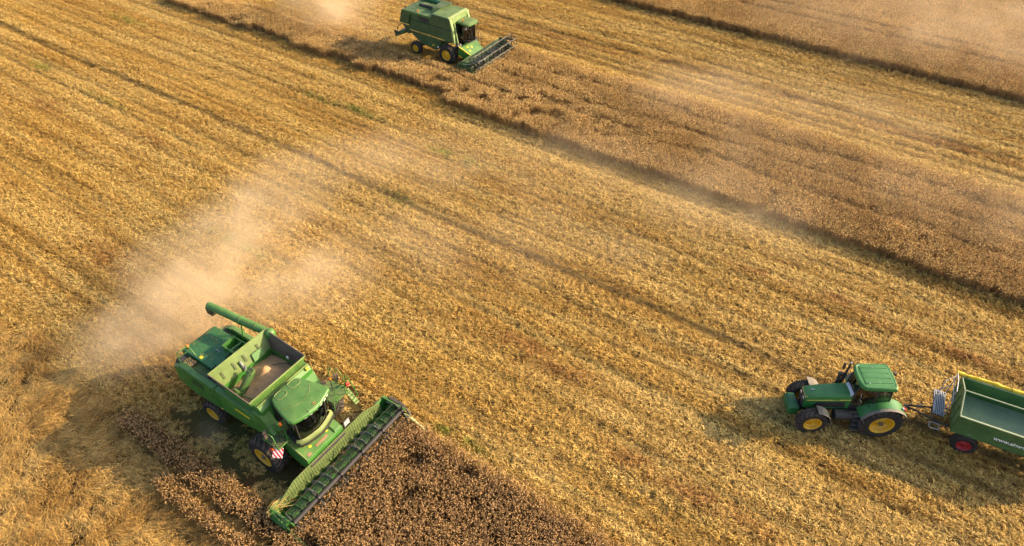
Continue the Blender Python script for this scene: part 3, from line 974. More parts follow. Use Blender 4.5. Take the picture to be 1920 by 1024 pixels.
def near_harvester():
    ox, oy = fxy(-17.0, 10.1)
    T = thing('combine_harvester', 'large bright green combine harvester nearest the camera with open grain tank and stowed unloading tube', 'combine harvester', (ox, oy, 0), TH, 'green combine harvesters cutting the field')
    # ---- wheels
    wheel(T, -1.12, -1.68, .93, .70, .46, -1, nl=20)
    wheel(T, -1.12, 1.68, .93, .70, .46, 1, nl=20)
    wheel(T, -4.95, -1.42, .66, .46, .34, -1, nl=18, steer=.05)
    wheel(T, -4.95, 1.42, .66, .46, .34, 1, nl=18, steer=.05)
    MB().box((-1.12, 0, .93), (.35, 2.7, .4)).cyl((-1.12, -1.5, .93), (-1.12, 1.5, .93), .16).build('front_axle', 'dark', T, bevel=.03)
    MB().box((-4.95, 0, .70), (.22, 2.4, .22)).build('rear_axle', 'dark', T, bevel=.02)
    # ---- threshing body
    MB().prism_y([(-6.6, 1.15), (-5.9, .95), (-1.0, .8), (-.45, 1.2), (-.45, 2.0), (-1.5, 2.62), (-6.9, 2.75), (-7.2, 2.0)], -1.18, 1.18).build('threshing_body', 'green_dusty', T, bevel=.03)
    # ---- side panels (bulged shields, split in two)
    for s in (-1, 1):
        for (pr, nm) in (([(-7.0, 1.62), (-5.9, 1.28), (-4.12, 1.50), (-4.12, 2.92), (-6.35, 2.94), (-6.95, 2.6)], 'rear_side_panel'), ([(-4.07, 1.50), (-2.3, 1.62), (-1.25, 1.98), (-.95, 2.2), (-1.0, 2.72), (-1.4, 2.92), (-4.07, 2.92)], 'front_side_panel')):
            cx = sum(p[0] for p in pr) / len(pr); cz = sum(p[1] for p in pr) / len(pr)
            sh_ = lambda k, dz=0: [(cx + (x - cx) * k, cz + (z - cz) * k) for x, z in pr]
            rings = [[(x, s * 1.22, z) for x, z in pr], [(x, s * 1.42, z) for x, z in pr], [(x, s * 1.50, z) for x, z in sh_(.95)], [(x, s * 1.53, z) for x, z in sh_(.75)]]
            MB().loft(rings).build(nm, 'green', T, angle=28)
        # yellow pin stripe along the lower edge
        pts = [(-6.9, s * 1.46, 1.62), (-5.9, s * 1.47, 1.32), (-4.1, s * 1.47, 1.53), (-2.3, s * 1.47, 1.65), (-1.3, s * 1.46, 1.98)]
        MB().tube(pts, .025, 5).build('stripe', 'cream', T)
    st_ = MB().box((-2.35, -1.538, 2.55), (.9, .008, .10)).build('sticker', 'yellow', T)
    for s in (-1, 1):
        for (x, z) in ((-6.5, 2.5), (-5.4, 1.7), (-4.35, 2.7), (-3.8, 2.7), (-2.6, 1.9), (-1.35, 2.5)):
            MB().cyl((x, s * 1.44, z), (x, s * 1.545, z), .03, n=8).build('panel_latch', 'dark', T)
        MB().tube([(-4.3, s * 1.53, 2.2), (-4.3, s * 1.56, 2.25), (-4.3, s * 1.56, 2.45), (-4.3, s * 1.53, 2.5)], .014, 5).build('panel_handle', 'black', T)
        vg = MB()
        for i in range(8): vg.box((-5.6 + i * .10, s * 1.535, 2.45), (.03, .012, .5), (0, .25, 0))
        vg.build('vent_slot', 'black', T, stuff=True)
        MB().tube([(-6.2, s * 1.25, 2.96), (-4.1, s * 1.25, 2.96), (-1.5, s * 1.25, 2.96)], .02, 5).build('panel_seal', 'black', T)
    for (x, y, a_, b_) in ((-6.1, .3, .9, .012), (-5.6, -.2, .012, 1.0)):
        MB().box((x, y, 3.001), (a_, b_, .012)).build('hood_seam', 'dark', T)
    # ---- rear hood and chopper
    MB().prism_y([(-7.25, 1.6), (-6.9, 1.3), (-6.5, 1.5), (-5.0, 2.7), (-5.0, 3.0), (-6.95, 3.0), (-7.15, 2.85)], -.82, .95).build('rear_hood', 'green_deep', T, bevel=.06)
    MB().prism_y([(-7.3, 1.4), (-6.7, 1.15), (-6.4, 1.4), (-6.2, 2.85), (-6.95, 2.85), (-7.3, 2.3)], -1.32, -.86).build('rear_corner_cover', 'black', T, bevel=.12)
    MB().prism_y([(-7.1, 1.4), (-6.7, 1.15), (-6.4, 1.4), (-6.2, 2.75), (-6.85, 2.75), (-7.1, 2.3)], .98, 1.3).build('rear_corner_cover', 'black', T, bevel=.12)
    MB().hexa([(-7.75, -1.05, .75), (-6.9, -1.0, .85), (-6.9, 1.0, .85), (-7.75, 1.05, .75)], [(-7.7, -1.0, .95), (-6.8, -.95, 1.5), (-6.8, .95, 1.5), (-7.7, 1.0, .95)]).build('straw_chopper', 'green_deep', T, bevel=.03)
    cv = MB()
    for i in range(9): cv.box((-7.55, -.9 + i * .225, .72), (.42, .02, .12), (0, 0, .25 * (i - 4) / 4))
    cv.build('spreader_fin', 'dark', T, stuff=True)
    # deck furniture behind the tank
    MB().box((-6.2, -1.08, 2.86), (.55, .40, .05)).build('service_deck', 'black', T, bevel=.01)
    g_ = MB()
    for i in range(6): g_.box((-6.42 + i * .09, -1.08, 2.90), (.035, .36, .02))
    g_.build('deck_grating', 'dark', T)
    handrail(T, [(-6.55, -1.30, 2.85), (-6.55, -1.30, 3.45), (-6.50, -1.22, 3.5), (-6.48, -.80, 3.5), (-6.46, -.74, 3.45), (-6.20, -.72, 3.0)], .022)
    handrail(T, [(-6.55, -1.30, 3.2), (-6.5, -1.25, 3.22), (-6.47, -.76, 3.22)], .016)
    handrail(T, [(-6.45, -1.35, 2.95), (-6.0, -1.36, 3.2), (-5.3, -1.36, 3.1), (-5.2, -1.36, 2.9)], .016)
    MB().box((-5.9, -.66, 3.012), (.16, .13, .012)).build('sticker', 'yellow', T)
    MB().box((-5.0, -.35, 3.02), (.14, .1, .012)).build('sticker', 'yellow', T)
    MB().box((-5.05, -.35, 3.0), (.42, .5, .06)).box((-5.45, -.1, 2.99), (.2, .2, .07)).build('hatch', 'green_deep', T, bevel=.01)
    MB().tube([(-5.75, .0, 3.02), (-5.6, .0, 3.08), (-5.45, .0, 3.02)], .012).build('hatch_handle', 'steel', T)
    # engine bay
    MB().box((-4.55, -.1, 2.68), (.85, 2.35, .14)).build('engine_bay_floor', 'dark', T)
    MB().box((-4.55, -1.0, 2.86), (.7, .35, .25)).box((-4.65, -.45, 2.82), (.45, .4, .2)).build('air_cleaner', 'black', T, bevel=.04)
    MB().prism_y([(-5.3, 2.75), (-4.2, 2.75), (-4.2, 3.45), (-5.3, 3.35)], .78, .84).build('engine_frame', 'green', T)
    MB().prism_y([(-5.35, 2.75), (-5.25, 2.75), (-5.25, 3.42), (-5.35, 3.42)], .15, .84).box((-4.8, .15, 3.37), (1.1, .06, .08)).box((-4.8, .5, 3.36), (.08, .68, .06)).build('engine_frame', 'green', T)
    MB().cyl((-5.1, .3, 3.05), (-4.25, .3, 3.22), .10).cyl((-4.9, .55, 3.0), (-4.3, .55, 3.1), .08).build('intake_pipe', 'green_dusty', T)
    MB().sphere((-4.42, .78, 3.3), .12).cyl((-4.42, .78, 2.9), (-4.42, .78, 3.3), .06).cyl((-4.28, .95, 3.05), (-4.12, .95, 3.25), .14).build('exhaust', 'rust', T)
    MB().box((-4.6, .3, 2.82), (.9, .7, .25)).build('engine_block', 'dark_brown', T, bevel=.03)
    # hoses
    hs = MB()
    for i in range(4): hs.tube([(-5.4 + .1 * i, -.9 + .3 * i, 2.8), (-5.0 + .1 * i, -.7 + .35 * i, 2.98), (-4.3, -.6 + .3 * i, 2.85)], .022)
    hs.build('hose', 'black', T)
    # ---- grain tank
    zb, zt = 2.6, 3.30
    lo = [(-3.55, -1.32), (-1.62, -1.32), (-1.62, 1.32), (-3.55, 1.32)]
    tw = .03
    tank = MB()
    for i in range(4):
        a, b_ = lo[i], lo[(i + 1) % 4]
        na = Vector((b_[1] - a[1], -(b_[0] - a[0]))).normalized() * tw
        tank.hexa([(a[0], a[1], zb), (b_[0], b_[1], zb), (b_[0] - na.x, b_[1] - na.y, zb), (a[0] - na.x, a[1] - na.y, zb)],
                  [(a[0], a[1], zt), (b_[0], b_[1], zt), (b_[0] - na.x, b_[1] - na.y, zt), (a[0] - na.x, a[1] - na.y, zt)])
    tk = tank.build('grain_tank', 'green', T)
    hi = [(-3.95, -1.52, 4.0), (-1.40, -1.56, 3.95), (-1.40, 1.48, 3.95), (-3.95, 1.56, 4.0)]
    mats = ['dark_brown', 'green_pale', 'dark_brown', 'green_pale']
    labels = [None, None, None, None]
    for i in range(4):
        a, b_ = lo[i], lo[(i + 1) % 4]; c, d = hi[(i + 1) % 4], hi[i]
        cx, cy = -2.6, 0
        inn = lambda p: (p[0] + (cx - p[0]) * .018, p[1] + (cy - p[1]) * .02)
        MB().hexa([(a[0], a[1], zt), (b_[0], b_[1], zt), (*inn(b_), zt), (*inn(a), zt)],
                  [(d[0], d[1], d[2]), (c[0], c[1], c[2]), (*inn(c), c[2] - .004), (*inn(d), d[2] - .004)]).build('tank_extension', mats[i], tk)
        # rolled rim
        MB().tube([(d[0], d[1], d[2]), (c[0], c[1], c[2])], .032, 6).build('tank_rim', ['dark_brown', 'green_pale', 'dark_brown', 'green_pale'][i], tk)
        rib = MB()
        for kf in (.35, .68):
            p = [d[j] + (c[j] - d[j]) * 0 for j in range(3)]
            A_ = Vector((a[0], a[1], zt)).lerp(Vector(d), kf); B_ = Vector((b_[0], b_[1], zt)).lerp(Vector(c), kf)
            off = Vector(((A_.x + B_.x) / 2 - cx, (A_.y + B_.y) / 2, 0)).normalized() * .02
            rib.tube([A_ + off, B_ + off], .03, 4)
        if i != 3: rib.build('pressed_rib', 'green' if i == 1 else 'green_dusty', tk)
    # fixtures on the rear wall (inside)
    for y in (-1.05, -.45, .1, .85):
        MB().box((-3.66, y, 3.68), (.03, .035, .34), (0, -.52, 0)).build('wall_bracket', 'dark', tk)
    fx = MB().cyl((-3.52, -.18, 3.42), (-3.66, -.18, 3.72), .05, n=8).cyl((-3.45, -.2, 3.3), (-3.5, -.1, 3.5), .06, n=8)
    fx.build('level_sensor', 'steel', tk)
    MB().hexa([(-3.48, .35, 3.33), (-3.44, .35, 3.33), (-3.44, .95, 3.33), (-3.48, .95, 3.33)], [(-3.66, .4, 3.62), (-3.62, .4, 3.62), (-3.62, .9, 3.62), (-3.66, .9, 3.62)]).build('wall_plate', 'green', tk)
    handrail(tk, [(-2.0, 1.28, 3.3), (-2.55, .95, 3.22), (-2.95, .65, 3.12)], .018, 'dark', 'stay_rod')
    MB().box((-2.32, 1.22, 3.50), (.09, .05, .12)).build('sensor_box', 'white', tk)
    handrail(tk, [(-1.66, .2, 3.35), (-1.85, .1, 3.15), (-1.95, .05, 3.05)], .016, 'dark', 'stay_rod')
    # grain heap
    gm = MB(); nx, ny = 30, 30
    vs, fs = [], []
    for i in range(nx + 1):
        for j in range(ny + 1):
            x = -3.53 + 1.9 * i / nx; y = -1.29 + 2.58 * j / ny
            d1 = math.hypot(x + 2.75, y - .30)
            z = 2.86 + .50 * math.exp(-d1 / .40) + .16 * math.exp(-d1 ** 2 / 1.2) + .05 * noise.noise(Vector((x * 3, y * 3, 0))) + .03 * noise.noise(Vector((x * 9, y * 9, 4))) - .10 * max(0, (-y - .7)) 
            vs.append((x, y, z))
    for i in range(nx):
        for j in range(ny):
            a = i * (ny + 1) + j; fs.append((a, a + ny + 1, a + ny + 2, a + 1))
    gm.add(vs, fs)
    gh = gm.build('grain_heap', 'grain', None, angle=80)
    gh.location = (ox, oy, 0); gh.rotation_euler = (0, 0, TH)
    gh['label'] = 'heap of loose golden brown grain filling the open tank of the near harvester'; gh['category'] = 'grain'; gh['kind'] = 'stuff'
    r = random.Random(5)
    sp = MB()
    for i in range(420):                                   # grain pouring from the bubble-up auger
        k = r.random()
        x = -2.92 + .10 * k + r.gauss(0, .08 + .12 * k); y = -.10 + .55 * k + r.gauss(0, .05 + .14 * k); z = 3.62 - .40 * k ** 1.6 + r.gauss(0, .03)
        q = r.uniform(.008, .016)
        sp.add([(x, y, z), (x + q, y, z + q), (x, y + q, z + q), (x - q, y, z + q * .3)], [(0, 1, 2), (0, 2, 3), (0, 3, 1), (1, 3, 2)])
    so = sp.build('falling_grain', 'grain_bright', None)
    so.location = gh.location; so.rotation_euler = gh.rotation_euler
    so['label'] = 'bright grain pouring from the filling auger onto the heap in the tank'; so['category'] = 'falling grain'; so['kind'] = 'stuff'
    # filling auger
    fa = MB().cyl((-2.95, -1.15, 2.75), (-2.92, -.22, 3.60), .17, n=16).build('filling_auger', 'green_dusty', tk)
    MB().cyl((-2.95, -1.18, 2.95), (-2.95, -1.0, 3.1), .23, n=12).build('auger_collar', 'green_dusty', fa)
    MB().hexa([(-3.08, -.30, 3.50), (-2.76, -.30, 3.50), (-2.76, -.10, 3.66), (-3.08, -.10, 3.66)], [(-3.08, -.40, 3.62), (-2.76, -.40, 3.62), (-2.76, -.16, 3.78), (-3.08, -.16, 3.78)]).build('auger_spout', 'green_pale', fa, bevel=.01)
    MB().box((-2.5, -1.0, 3.0), (.75, .05, .05), (0, 0, .25)).build('auger_brace', 'green_pale', fa)
    # ---- shoulder round the tank and behind the cab
    MB().prism_y([(-1.60, 2.6), (-1.05, 2.6), (-1.05, 3.42), (-1.22, 3.58), (-1.60, 3.58)], -1.40, 1.42).build('tank_shoulder', 'green', T, bevel=.05)
    MB().box((-1.12, 1.22, 3.592 - .05), (.12, .12, .12), (0, .5, 0)).build('sticker', 'yellow', T)
    MB().tube([(-1.26, -1.38, 3.60), (-1.26, 1.40, 3.60)], .035, 6).build('shoulder_ledge', 'green_pale', T)
    for s, y0, y1 in ((-1, -1.50, -1.02), (1, .78, 1.46)):
        MB().hexa([(-1.6, y0, 2.3), (-.55, y0, 2.3), (-.55, y1, 2.3), (-1.6, y1, 2.3)], [(-1.6, y0, 3.28), (-1.08, y0, 3.2), (-1.08, y1, 3.25), (-1.6, y1, 3.32)]).build('cab_cheek', 'green', T, bevel=.04)
    # ---- cab
    yc = -.13
    roof = [(-1.10, -.62), (-1.14, -.13), (-1.10, .36), (-.98, .56), (-.70, .68), (-.1, .82), (.42, .93), (.58, .88), (.70, .55), (.80, .20), (.84, -.13), (.80, -.48), (.72, -.88), (.60, -1.16), (.42, -1.24), (-.1, -1.14), (-.70, -.98), (-.98, -.84)]
    cx, cy = -.12, yc
    S_ = lambda k, z, dx=0: [(cx + dx + (x - cx) * k, cy + (y - cy) * k, z) for x, y in roof]
    rf = MB().loft([S_(.90, 3.60), S_(.985, 3.61), S_(1.0, 3.66), S_(.99, 3.72), S_(.95, 3.765), S_(.80, 3.80), S_(.5, 3.835), S_(.2, 3.85)]).build('cab_roof', 'green', T, angle=30)
    prof_k = [(0, 3.855), (.2, 3.85), (.5, 3.835), (.80, 3.80), (.95, 3.765), (.99, 3.72), (1.0, 3.66)]
    def roofz(x, y):
        dx, dy = x - cx, y - cy
        best = 0
        for i in range(len(roof)):
            ax_, ay_ = roof[i][0] - cx, roof[i][1] - cy; bx_, by_ = roof[(i + 1) % len(roof)][0] - cx, roof[(i + 1) % len(roof)][1] - cy
            ex, ey = bx_ - ax_, by_ - ay_
            den = ax_ * ey - ay_ * ex
            best = max(best, (dx * ey - dy * ex) / den)
        best = min(1, best)
        for (k0, z0), (k1, z1) in zip(prof_k, prof_k[1:]):
            if best <= k1: return z0 + (z1 - z0) * (best - k0) / (k1 - k0)
        return 3.66
    for (px, py) in ((-.80, .22), (-.80, -.48)):
        o2 = [(px - .17, py - .2), (px + .12, py - .24), (px + .2, py - .12), (px + .2, py + .12), (px + .12, py + .24), (px - .17, py + .2), (px - .22, py + .1), (px - .22, py - .1)]
        ring = [(x, y, roofz(x, y)) for x, y in o2]
        MB().tube(ring + ring[:1], .020, 4).build('roof_panel_seam', 'green_pale', rf)
    seam = [(-.42, .72, 3.79), (-.2, .52, 3.815), (.05, .30, 3.825), (.17, 0, 3.825), (.18, -.35, 3.82), (.05, -.65, 3.81), (-.15, -.85, 3.795), (-.2, -1.0, 3.785)]
    seam = [(x, y, roofz(x, y)) for x, y, _ in seam]
    MB().tube(seam, .018, 4).build('roof_crease', 'green_pale', rf)
    MB().hexa([(.2, -.42, 3.80), (.80, -.50, 3.70), (.84, .18, 3.70), (.2, .10, 3.80)], [(.2, -.36, 3.845), (.74, -.44, 3.80), (.76, .12, 3.80), (.2, .04, 3.845)]).build('roof_scoop', 'green', rf, bevel=.01)
    eb = MB().box((.64, -.02, 3.815), (.13, .15, .012), (0, .08, 0)).build('emblem', 'dark', rf)
    MB().tube([(.59, -.08, 3.825), (.69, -.08, 3.817), (.69, .04, 3.817), (.60, .04, 3.825), (.60, -.04, 3.825), (.65, -.03, 3.822)], .006, 4).build('emblem_outline', 'yellow', eb)
    for (px, py) in ((-.5, .0), (-.1, .42), (-.1, -.62), (.3, .55), (-1.0, .35), (-1.0, -.6)):
        MB().cyl((px, py, 3.70), (px, py, roofz(px, py) + .012), .022, n=8).build('roof_bolt', 'green_pale', rf)
    # roof-edge work lamps
    for k, a in enumerate((-46, -30, -14, 2, 18, 34, 50)):
        yy = yc + 1.0 * math.sin(rad(a)); xx = .78 - .18 * (1 - math.cos(rad(a * 1.6)))
        lm = MB().box((xx, yy, 3.615), (.07, .13, .09), (0, .2, rad(a * .35))).build('work_lamp', 'lens', rf, bevel=.01)
    # cab shell: floor, pillars, glass
    MB().prism_z([(cx + (x - cx) * .95, cy + (y - cy) * .93) for x, y in roof], 1.95, 2.05).build('cab_floor', 'black', T)
    fr = [(x, y) for x, y in roof]
    gl = MB()
    k0 = 7                                      # front and side arc
    arc = roof[4:16]
    rings = [[(cx + (x - cx) * k + dx, cy + (y - cy) * k, z) for x, y in arc] for k, z, dx in ((.78, 2.06, -.06), (.84, 2.6, -.04), (.87, 3.1, -.02), (.88, 3.62, -.02))]
    gl.loft(rings, cap=False, closed=False).build('windscreen', 'glass', T, angle=60)
    for (x, y) in (roof[5], roof[8], roof[13], roof[15]):
        MB().tube([(cx + (x - cx) * k + dx, cy + (y - cy) * k, z) for k, z, dx in ((.78, 2.06, -.06), (.84, 2.6, -.04), (.87, 3.1, -.02), (.88, 3.62, -.02))], .035, 6).build('cab_pillar', 'black', T)
    MB().box((-1.0, yc, 2.85), (.12, 1.5, 1.5)).build('cab_rear_wall', 'black', T, bevel=.03)
    # light green sill under the windscreen
    band = [(cx + (x - cx) * .82 - .05, cy + (y - cy) * .84) for x, y in roof[6:15]]
    out_ = [(cx + (x - cx) * .92 - .04, cy + (y - cy) * .92) for x, y in roof[6:15]]
    rings = []
    for (x, y), (x2, y2) in zip(band, out_):
        rings.append([(x, y, 2.0), (x2, y2, 2.0), (x2, y2, 2.16), (x, y, 2.24)])
    MB().loft(rings).build('windscreen_sill', 'green_pale', T, angle=40)
    MB().tube([(.62, -.5, 2.3), (.60, -.1, 2.75)], .012).build('wiper', 'black', T)
    seat = MB().box((-.35, yc, 2.45), (.5, .5, .14)).box((-.62, yc, 2.80), (.14, .48, .6)).box((-.35, yc, 2.22), (.3, .3, .35)).build('driver_seat', 'black', T, bevel=.04)
    MB().tube([(.42, yc, 2.05), (.30, yc, 2.72)], .03).tube(arc_pts(.28, yc, 2.74, .19, .19, 0, 360, 17), .016, 5).build('steering_wheel', 'black', T)
    driver(-.32, yc, 2.50, T, 'driver in blue shirt seated inside the cab of the near harvester')
    # ---- feeder deck
    dk = MB().hexa([(-.35, -1.30, 1.05), (1.02, -1.32, .72), (1.02, .74, .72), (-.35, .74, 1.05)], [(-.4, -1.30, 2.0), (.98, -1.32, 1.58), (.98, .74, 1.58), (-.4, .74, 2.0)]).build('feeder_house', 'green', T, bevel=.02)
    slope = math.atan2(.42, 1.38)
    def on_deck(x): return 2.0 - (x + .4) * .42 / 1.38
    for x, y, dx, dy, mm, nm in ((.50, -.33, .13, .18, 'yellow', 'sticker'), (.62, .16, .1, .10, 'yellow', 'sticker'), (.62, -.78, .10, .12, 'yellow', 'sticker'), (.78, -.28, .12, .66, 'rust', 'worn_patch'), (.84, -1.05, .14, .2, 'rust', 'worn_patch'), (.20, -.95, .2, .2, 'green_deep', 'deck_hatch')):
        MB().box((x, y, on_deck(x) + .008), (dx, dy, .012), (0, slope, 0)).build(nm, mm, dk)
    MB().hexa([(.35, .30, on_deck(.35)), (.95, .30, on_deck(.95)), (.95, .74, on_deck(.95)), (.35, .74, on_deck(.35))], [(.38, .36, on_deck(.35) + .09), (.9, .36, on_deck(.95) + .09), (.9, .72, on_deck(.95) + .09), (.38, .72, on_deck(.35) + .09)]).build('deck_cover', 'green', dk, bevel=.02)
    MB().tube([(-.3, -1.28, 1.98), (.96, -1.29, 1.59)], .03, 5).build('deck_edge', 'green_pale', dk)
    MB().tube([(-.3, .72, 1.98), (.96, .72, 1.59)], .03, 5).build('deck_edge', 'green_pale', dk)
    MB().box((1.06, -.3, .95), (.10, 2.0, .8)).build('feeder_frame', 'dark', T, bevel=.02)
    MB().tube([(1.0, .84, 1.45), (1.0, .84, 1.78), (1.0, 1.12, 1.78), (1.0, 1.12, 1.45)], .02).box((1.0, .98, 1.62), (.03, .26, .25)).build('multicoupler', 'silver', T)
    MB().cyl((.45, .12, 1.8), (.45, .12, 1.9), .035).build('deck_knob', 'yellow', dk)
    # ---- near side platform (its right side), rail, mirror, warning board
    MB().box((-.45, -1.55, 2.24), (1.0, .55, .05)).build('side_platform', 'green', T, bevel=.01)
    g_ = MB()
    for i in range(9): g_.box((-.88 + i * .11, -1.55, 2.275), (.03, .5, .02))
    for i in range(4): g_.box((-.45, -1.75 + i * .13, 2.28), (.94, .02, .02))
    g_.build('platform_grating', 'dark', T)
    handrail(T, [(-.62, -1.80, 2.25), (-.55, -1.80, 2.95), (-.50, -1.80, 3.02), (-.16, -1.80, 3.02), (-.10, -1.80, 2.95), (.0, -1.80, 2.28)], .02)
    handrail(T, [(.0, -1.28, 2.25), (.02, -1.28, 2.9), (-.02, -1.30, 2.97), (-.5, -1.30, 2.97), (-.55, -1.30, 2.25)], .02)
    m1 = MB().tube([(-.1, -1.25, 3.45), (-.30, -1.60, 3.35), (-.42, -1.85, 3.2)], .018).build('mirror_arm', 'black', T)
    MB().box((-.45, -1.88, 2.98), (.10, .2, .42), (0, 0, .4)).build('mirror', 'dark_brown', m1, bevel=.03)
    wb = MB().box((0, 0, 0), (.42, .02, .42)).build('warning_board', 'hazard', T)
    wb.location = (-.02, -1.86, 2.05); wb.rotation_euler = (rad(-50), 0, rad(28))
    MB().box((-.30, -1.92, 2.12), (.12, .1, .1)).build('indicator_lamp', 'red', T, bevel=.01)
    MB().box((-.22, -1.90, 2.17), (.08, .08, .08)).build('indicator_lamp', 'amber', T, bevel=.01)
    # ---- far side platform with ladder and rails (its left side)
    MB().box((-.25, 1.55, 2.24), (1.1, .9, .05)).build('entry_platform', 'green_dusty', T, bevel=.01)
    for pts in ([(-.75, 1.95, 2.25), (-.75, 1.95, 3.1), (-.68, 1.95, 3.2), (-.50, 1.95, 3.2), (-.42, 1.95, 3.1), (-.42, 1.95, 2.25)],
                [(-.35, 2.02, 2.25), (-.35, 2.02, 3.2), (-.28, 2.02, 3.3), (-.15, 2.02, 3.3), (.05, 2.02, 3.0), (.08, 2.02, 2.25)],
                [(.1, 2.1, 2.25), (.1, 2.1, 3.0), (.16, 2.1, 3.08), (.24, 2.1, 3.08), (.50, 2.15, 2.4), (.60, 2.18, 1.9)],
                [(.35, 1.2, 2.25), (.35, 1.2, 2.9), (.35, 1.26, 2.97), (.35, 1.7, 2.97), (.35, 1.76, 2.9), (.35, 1.78, 2.25)],
                [(.38, 1.0, 2.0), (.42, 1.0, 2.7), (.40, 1.15, 2.78), (.38, 1.3, 2.7), (.36, 1.32, 2.25)]):
        handrail(T, pts, .02)
    ld = MB().hexa([(.15, 1.86, 2.2), (.62, 1.92, 1.55), (.62, 2.14, 1.55), (.15, 2.08, 2.2)], [(.18, 1.86, 2.26), (.66, 1.92, 1.60), (.66, 2.14, 1.60), (.18, 2.08, 2.26)]).build('ladder', 'green_pale', T)
    for i in range(4): MB().box((.28 + .11 * i, 2.0, 2.12 - .14 * i), (.05, .25, .02)).build('ladder_step', 'green', ld)
    MB().cyl((-.02, 2.08, 2.35), (.16, 2.13, 2.45), .085, n=12).cyl((.16, 2.13, 2.45), (.22, 2.15, 2.48), .04, n=8).build('fire_extinguisher', 'red', T, bevel=.01)
    m2 = MB().tube([(-.1, 1.0, 3.5), (-.15, 1.5, 3.3), (-.2, 1.8, 3.15)], .018).build('mirror_arm', 'black', T)
    MB().box((-.2, 1.88, 2.95), (.10, .2, .42), (0, 0, -.4)).build('mirror', 'dark_brown', m2, bevel=.03)
    # beacons
    for (x, y, z) in ((.02, -1.36, 3.42), (-.30, 1.62, 3.0), (-6.86, -.62, 3.06)):
        bc = MB().cyl((x, y, z - .06), (x, y, z), .06, n=10).build('beacon', 'black', T)
        MB().cyl((x, y, z), (x, y, z + .10), .062, .05, 12).sphere((x, y, z + .10), .05, 10, 6).build('beacon_lens', 'amber', bc)
    handrail(T, [(.0, -1.2, 3.5), (.02, -1.36, 3.36)], .02, 'black', 'beacon_bracket')
    handrail(T, [(-.30, 1.62, 2.94), (-.3, 1.62, 2.26)], .02, 'black', 'beacon_bracket')
    # ---- unloading auger along the far side
    ua = MB().cyl((-3.75, 1.62, 3.80), (-7.20, 1.18, 3.95), .19, .185, 18).build('unloading_auger', 'green', T)
    MB().cyl((-5.35, 1.415, 3.87), (-5.44, 1.405, 3.874), .215, n=16).build('auger_clamp', 'green_dusty', ua)
    MB().cyl((-4.5, 1.525, 3.835), (-4.56, 1.515, 3.838), .21, n=16).build('auger_clamp', 'green_dusty', ua)
    MB().sphere((-7.20, 1.18, 3.95), .19, 12, 8).build('auger_end', 'green', ua)
    MB().hexa([(-7.42, 1.03, 3.48), (-7.02, 1.03, 3.48), (-7.02, 1.33, 3.48), (-7.42, 1.33, 3.48)], [(-7.36, 1.0, 3.92), (-6.98, 1.0, 3.92), (-6.98, 1.36, 3.92), (-7.36, 1.36, 3.92)]).build('spout', 'black', ua, bevel=.02)
    MB().cyl((-3.75, 1.62, 2.4), (-3.75, 1.62, 3.8), .22, n=16).sphere((-3.75, 1.62, 3.82), .24, 12, 8).build('auger_elbow', 'green', T)
    MB().cyl((-5.4, 1.2, 2.8), (-5.4, 1.38, 3.7), .035, n=8).build('auger_cradle', 'green', T)
    # ---- header
    header(T, 1.12, -.17, 6.85, 'green', 'screen')
    for s, y, mm, L, lab in ((-1, -3.6, 'green', .55, None), (1, 3.26, 'plastic_pale', 1.05, 'pale pointed crop divider')):
        x = 2.45
        if s < 0:
            MB().loft([[(x - .35, y - .14, .2), (x - .35, y + .10, .2), (x - .35, y + .10, .62), (x - .35, y - .14, .62)], [(x + L * .6, y - .08, .12), (x + L * .6, y + .06, .12), (x + L * .6, y + .06, .38), (x + L * .6, y - .08, .38)], [(x + L, y - .03, .1), (x + L, y + .03, .1), (x + L, y + .03, .2), (x + L, y - .03, .2)]]).build('crop_divider', mm, T, bevel=.02, label='short green crop divider')
        else:
            MB().loft([[(x - .1, y - .07, .25), (x - .1, y + .07, .25), (x - .1, y + .05, .60), (x - .1, y - .05, .60)], [(x + .45, y - .07, .15), (x + .45, y + .07, .15), (x + .45, y + .05, .46), (x + .45, y - .05, .46)], [(x + L, y - .012, .08), (x + L, y + .012, .08), (x + L, y + .012, .14), (x + L, y - .012, .14)]]).build('crop_divider', mm, T, bevel=.01, label=lab)
    MB().tube([(2.0, 3.26, 1.05), (2.3, 3.3, .95), (2.55, 3.3, .6)], .05, 6).box((1.75, 3.30, .95), (.85, .16, .35)).box((2.1, 3.22, 1.05), (.3, .2, .22)).build('reel_drive', 'dark', T, bevel=.02)
    # cut stalks lying in the trough and feeding to the auger
    r = random.Random(77); V, Fc, mi = [], [], []
    for i in range(900):
        y = r.uniform(-3.45, 3.1); x = 1.12 + r.uniform(.10, 1.0)
        z = .24 + (.45 if abs(x - 1.62) < .22 and r.random() < .35 else r.uniform(0, .16)) + (.12 * math.exp(-((y + .17) / 1.0) ** 2))
        a = (math.pi / 2 if y < -.17 else -math.pi / 2) + r.gauss(0, .7)
        blade(V, Fc, mi, Vector((x, y, z)), Vector((math.cos(a), math.sin(a), r.uniform(-.1, .25))), r.uniform(.15, .45), .013, .03, 0, r)
    s4 = MB(); s4.add(V, Fc)
    s5 = s4.build('cut_stalks', 'stem', None)
    s5.location = (ox, oy, 0); s5.rotation_euler = (0, 0, TH)
    s5['kind'] = 'stuff'; s5['label'] = 'cut stalks lying in the trough of the near header'; s5['category'] = 'straw'
    # straw caught on the near end
    r = random.Random(8); V, Fc, mi = [], [], []
    for i in range(60):
        a = r.gauss(.9, .5)
        blade(V, Fc, mi, Vector((1.05 + r.gauss(0, .12), -3.35 + r.gauss(0, .18), 1.02 + r.uniform(0, .08))), Vector((math.cos(a) * .5, math.sin(a), r.uniform(-.1, .15))), r.uniform(.2, .6), .014, .05, 0, r)
    s3 = MB(); s3.add(V, Fc)
    so = s3.build('caught_straw', 'straw', None)
